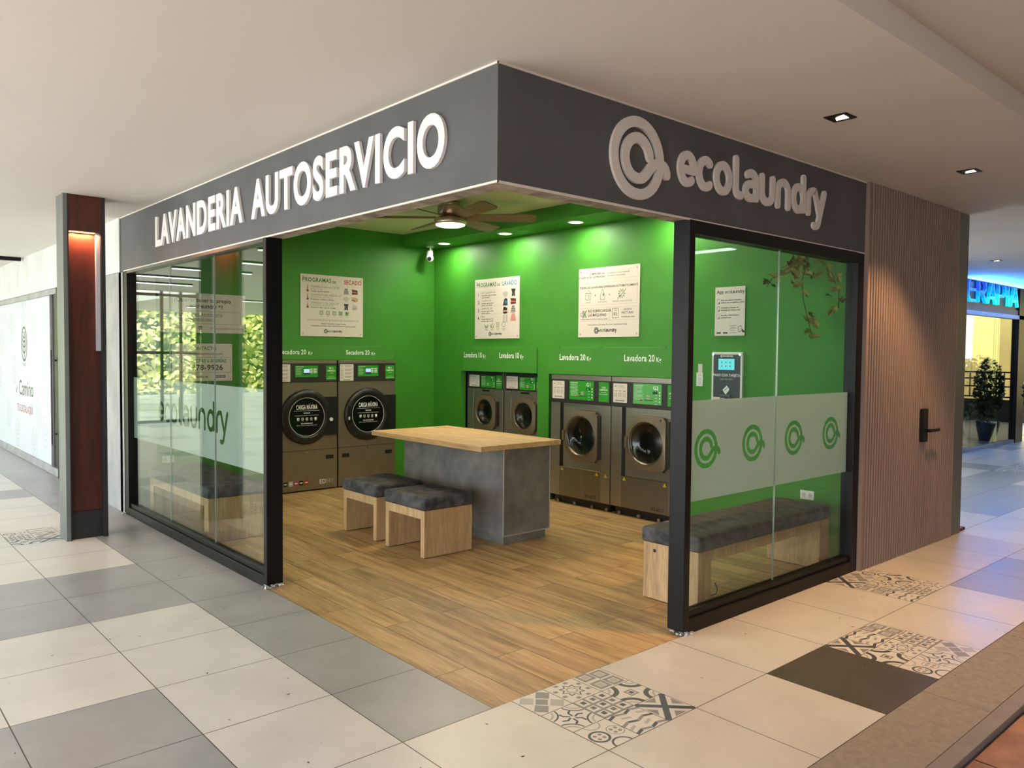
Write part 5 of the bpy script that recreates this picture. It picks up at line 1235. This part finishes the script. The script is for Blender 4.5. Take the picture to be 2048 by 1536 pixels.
# hanging vine by the right window
t = thing('hanging_vine', 'trailing ivy-like vine hanging in the right corner behind the glass', 'plant', (3.5, .45, 2.36))
m = MB(); lf = MB()
def leaf(mb, p, nrm, size, mt):
    n_ = Vector(nrm).normalized(); u = n_.orthogonal().normalized(); u.rotate(Matrix.Rotation(R_.uniform(0, 6.28), 3, n_)); v = n_.cross(u)
    q = [(0, 0, 0), (.45, .35, .08), (.2, .5, 0), (.28, .8, .1), (0, 1.15, -.12), (-.28, .8, .1), (-.2, .5, 0), (-.45, .35, .08), (0, .45, -.06)]
    P = [Vector(p)+u*a*size+v*b*size+n_*c_*size for a, b, c_ in q]
    mb.add(P, [(0, 1, 8), (1, 2, 8), (2, 3, 8), (3, 4, 8), (4, 5, 8), (5, 6, 8), (6, 7, 8), (7, 0, 8)], mt)
for path in ([(3.50, .40, 2.37), (3.48, .44, 2.2), (3.47, .42, 2.05), (3.46, .36, 1.85), (3.46, .33, 1.74)], [(3.50, .40, 2.37), (3.42, .52, 2.30), (3.36, .62, 2.22), (3.34, .66, 2.15)], [(3.55, .35, 2.37), (3.58, .25, 2.25), (3.6, .2, 2.1), (3.6, .2, 1.98)], [(3.52, .4, 2.37), (3.5, .5, 2.35), (3.45, .6, 2.3)]):
    m.tube(path, .0035, STEMM, 5)
    for i in range(len(path)-1):
        for k in range(3 if i else 5):
            p = Vector(path[i]).lerp(Vector(path[i+1]), R_.random()); p += Vector((R_.uniform(-.04, .04), R_.uniform(-.05, .05), R_.uniform(-.02, .02)))
            leaf(lf, p, (R_.uniform(-1, .2), R_.uniform(-1, -.1), R_.uniform(-.2, .9)), R_.uniform(.06, .10), VINEM)
m.build('stem', t); lf.build('leaves', t)

# ================================================================== NEON SHOP ON THE RIGHT
YN = 2.2
w4 = thing('window_4', 'dark framed shop window under the blue neon sign', 'shop window', (13, YN, 0), kind='structure')
m = MB(); m.box(9, 14.75, YN, YN+.1, 0, .06, CONC); m.box(9, 15.3, YN-.02, YN+.1, 2.33, 2.40, CONCL); m.box(14.75, 15.15, YN-.02, YN+.3, 0, 2.9, BLACK); m.build('window_frame', w4)
for a, b in ((9, 11.0), (11.01, 12.55), (12.56, 13.7), (13.71, 14.75)):
    m = MB(); m.box(a, b, YN+.04, YN+.05, .06, 2.33, GLASST); m.build('pane', w4)
m = MB(); m.box(9, 19, YN, YN+.12, 2.40, 2.50, mat('dark_grey_trim', srgb(92, 88, 84), .5)); m.box(9, 19, YN+.02, YN+.12, 2.5, 2.99, BLACKP); m.box(9, 19, YN-.03, YN+.12, 2.955, 3.0, mat('dark_grey_trim', srgb(92, 88, 84), .5))
tag(m.build('trim_6', origin=(0, 0, 0)), 'black sign band above the neon shop window', 'sign band', kind='structure')
ns = thing('neon_sign', 'glowing blue to turquoise neon letters spelling TERAPIA', 'neon sign', (13, YN, 2.53))
F = frY(YN+.02)
def neon(mt_lo, mt_hi, strokes, a):
    m = MB()
    for st_ in strokes:
        P = [(a+x*.37, 2.565+y*.36) for x, y in st_]
        for (p, q) in zip(P[:-1], P[1:]):
            nseg = 4
            for i in range(nseg):
                u0, u1 = i/nseg, (i+1)/nseg; p0 = (p[0]+(q[0]-p[0])*u0, p[1]+(q[1]-p[1])*u0); p1 = (p[0]+(q[0]-p[0])*u1, p[1]+(q[1]-p[1])*u1)
                h = ((p0[1]+p1[1])/2-2.56)/.37+(.25 if a < 12.6 else 0)-(a-12)*.12
                mt = NE[max(0, min(4, int((1-h)*5)))]
                m.stroke(F, [p0, p1], .046, .0, .05, mt)
    m.build('letter', ns)
NE = [emit('neon_blue_%d' % k, c_, s_) for k, (c_, s_) in enumerate((((.01, .07, 1), 1.5), ((.005, .14, 1), 1.5), ((.003, .27, 1), 1.4), ((.002, .45, .95), 1.3), ((.02, .75, .9), 1.2)))]
LT = {'T': [[(.0, 1), (.9, 1)], [(.45, 1), (.45, 0)]], 'E': [[(.95, 1), (.25, 1), (.05, .8), (.05, .2), (.25, 0), (.95, 0)], [(.05, .5), (.9, .5)]], 'R': [[(.05, 0), (.05, 1), (.75, 1), (.95, .8), (.95, .6), (.75, .45), (.05, .45)], [(.5, .45), (.95, 0)]], 'A': [[(.0, 0), (.45, 1), (.6, 1), (1.0, 0)], [(.15, .25), (.88, .25)]], 'P': [[(.05, 0), (.05, 1), (.75, 1), (.95, .8), (.95, .55), (.75, .4), (.05, .4)]], 'I': [[(.1, 0), (.1, 1)]]}
for ch, a in (('T', 11.62), ('E', 12.10), ('R', 12.58), ('A', 13.06), ('P', 13.56), ('I', 14.06), ('A', 14.26), ('I', 14.98)): neon(None, None, LT[ch], a)
lamp('AREA', 'neon_light', (13.2, YN-.12, 2.75), 130, (.04, .25, 1), ns, (13.2, YN-1.6, 3.2), shape='RECTANGLE', size=3.2, size_y=.3)
def shrub(name, label, x, y, pot_r, pot_h, fol, seed, mt=LEAFD, z0=0.):
    rr = random.Random(seed); t = thing(name, label, 'potted shrub', (x, y, z0), 'potted shrubs by the neon shop')
    m = MB(); m.lathe(Fr((x, y, z0), (1, 0, 0), (0, 1, 0)), 0, 0, [(.001, .005), (pot_r*.62, 0), (pot_r, pot_h), (pot_r*.93, pot_h), (pot_r*.9, pot_h-.04), (.001, pot_h-.05)], POTM, 24); m.build('pot', t)
    m = MB(); m.tube([(x, y, z0+pot_h-.06), (x+.02, y, z0+fol[2])], .025, STEMM, 7); m.build('trunk', t)
    m = MB()
    for _ in range(1500):
        v = Vector((rr.gauss(0, 1), rr.gauss(0, 1), rr.gauss(0, 1))).normalized()*(rr.random()**.35)
        p = Vector((x+v.x*fol[0], y+v.y*fol[0], z0+fol[2]+v.z*fol[1])); s_ = rr.uniform(.03, .06)
        u = Vector((rr.uniform(-1, 1), rr.uniform(-1, 1), rr.uniform(-1, 1))).normalized(); w_ = u.orthogonal().normalized()
        m.add([p-u*s_, p+w_*s_*.5, p+u*s_, p-w_*s_*.5], [(0, 1, 2, 3)], mt)
    m.build('foliage', t); return t
shrub('potted_shrub', 'bushy dark shrub in a tapered navy pot, set behind the neon shop window as a mirror image', 14.15, 2.62, .28, .38, (.40, .68, .98), 3)  # real plant placed behind the pane to stand in for a reflection
shrub('potted_shrub', 'thin dark shrub set behind the left edge of the neon shop window as a mirror image', 15.5, 3.33, .26, .36, (.26, .62, .95), 5)  # also a stand-in for a shrub mirrored in the pane
shrub('potted_shrub', 'dark shrub in a blue-grey pot right of the neon shop window', 14.75, 1.82, .22, .38, (.26, .6, 1.0), 9)
m = MB(); m.box(24, 24.2, -6, 6.04, -.02, 5, YWALL)  # stretch behind the pane stands in for the reflected wall
for y in (-5, -4, -3, -2, -1, 0, 1.1, 2.2, 3.3, 4.35, 5.35): m.box(23.995, 24, y, y+.012, 0, 5, SLATB)
m.box(9, 19, 2.6, 9, 3.4, 3.6, CEILM)  # unseen roof added to keep skylight off the yard
tag(m.build('wall_yard', origin=(0, 0, 0)), 'pale yellow panelled wall, partly set behind the neon shop window as its mirror image, with an added shading roof', 'wall', kind='structure')
t = thing('railing', 'dark metal railing in front of the yellow wall beyond the neon shop', 'railing', (20, 4.5, 0))  # run behind the pane stands in for the reflected railing
m = MB(); m.box(19.95, 20.05, -6, 8, 0, .55, mat('dark_low_wall', srgb(60, 60, 58), .8)); m.build('low_wall', t)
m = MB()
for z in (.60, .86, 1.06, 1.22): m.box(19.985, 20.015, -6, 8, z, z+.035, BLACK)
for k in range(54): m.box(19.99, 20.01, -6+k*.26, -5.975+k*.26, .6, 1.22, BLACK)
m.build('rails', t)

# ================================================================== LEFT HALL END (mirrored in the left window)
w5 = thing('window_5', 'black framed end window of the left hall with foliage outside', 'window', (-2, 15.5, 0), kind='structure')
m = MB(); yy = 15.5
for x in (-4.2, -3.83, -3.42, -2.6, -1.9, -1.1, -.3): m.box(x-.03, x+.03, yy, yy+.06, 0, H0, BLACK)
for z in (.03, 1.55, 2.82): m.box(-4.2, 0, yy, yy+.06, z-.03, z+.03, BLACK)
m.build('window_frame', w5)
m = MB(); m.box(-4.2, 0, yy+.025, yy+.035, .06, 2.8, GLASS); m.build('pane', w5)
for k, (x, y, s_) in enumerate(((-4.5, 14.6, .09), (-5.0, 13.6, .06), (-5.4, 12.4, .06))):
    m = MB(); m.box(x-s_, x+s_, y-s_, y+s_, 0, H0, WHITE)
    tag(m.build('post', origin=(x, y, 0)), ('thick white post of the left hall, nearest its end window', 'slim white post of the left hall, middle of the three', 'slim white post of the left hall, nearest the red column')[k], 'post', 'white posts of the left hall')
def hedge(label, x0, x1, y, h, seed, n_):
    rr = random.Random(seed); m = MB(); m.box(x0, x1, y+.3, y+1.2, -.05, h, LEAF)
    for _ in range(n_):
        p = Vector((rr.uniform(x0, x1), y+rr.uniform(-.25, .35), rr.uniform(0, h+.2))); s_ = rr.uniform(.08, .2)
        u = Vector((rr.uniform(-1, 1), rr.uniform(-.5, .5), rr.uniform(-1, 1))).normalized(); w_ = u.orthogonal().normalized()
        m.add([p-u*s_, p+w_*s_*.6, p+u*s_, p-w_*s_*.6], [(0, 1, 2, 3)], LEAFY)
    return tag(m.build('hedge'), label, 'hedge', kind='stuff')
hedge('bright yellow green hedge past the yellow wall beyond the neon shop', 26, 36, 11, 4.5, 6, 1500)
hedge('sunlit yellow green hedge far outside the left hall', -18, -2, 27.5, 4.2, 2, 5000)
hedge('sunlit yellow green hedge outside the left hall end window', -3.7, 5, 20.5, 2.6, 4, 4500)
# dark unseen walls: right end added to block sky, front end set for daylight
m = MB(); m.box(17.9, 18.1, -9.3, -3.2, -.2, T, mat('dark_far_wall', srgb(90, 90, 88), .8)); m.box(-5.5, 20, -9.3, -9.2, -.2, T, mat('dark_far_wall', srgb(90, 90, 88), .8)); tag(m.build('wall_front', origin=(0, 0, 0)), 'dark wall across the walkway behind the viewer, with an added right end wall blocking the sky', 'wall', kind='structure')
m = MB(); m.box(-60, 60, -60, 60, -.5, -.21, mat('outdoor_ground', srgb(196, 194, 186), .9)); tag(m.build('ground', origin=(0, 0, 0)), 'plain outdoor ground around the building', 'ground', kind='structure')  # unseen ground, made pale so sunlight bounces up onto the ceilings
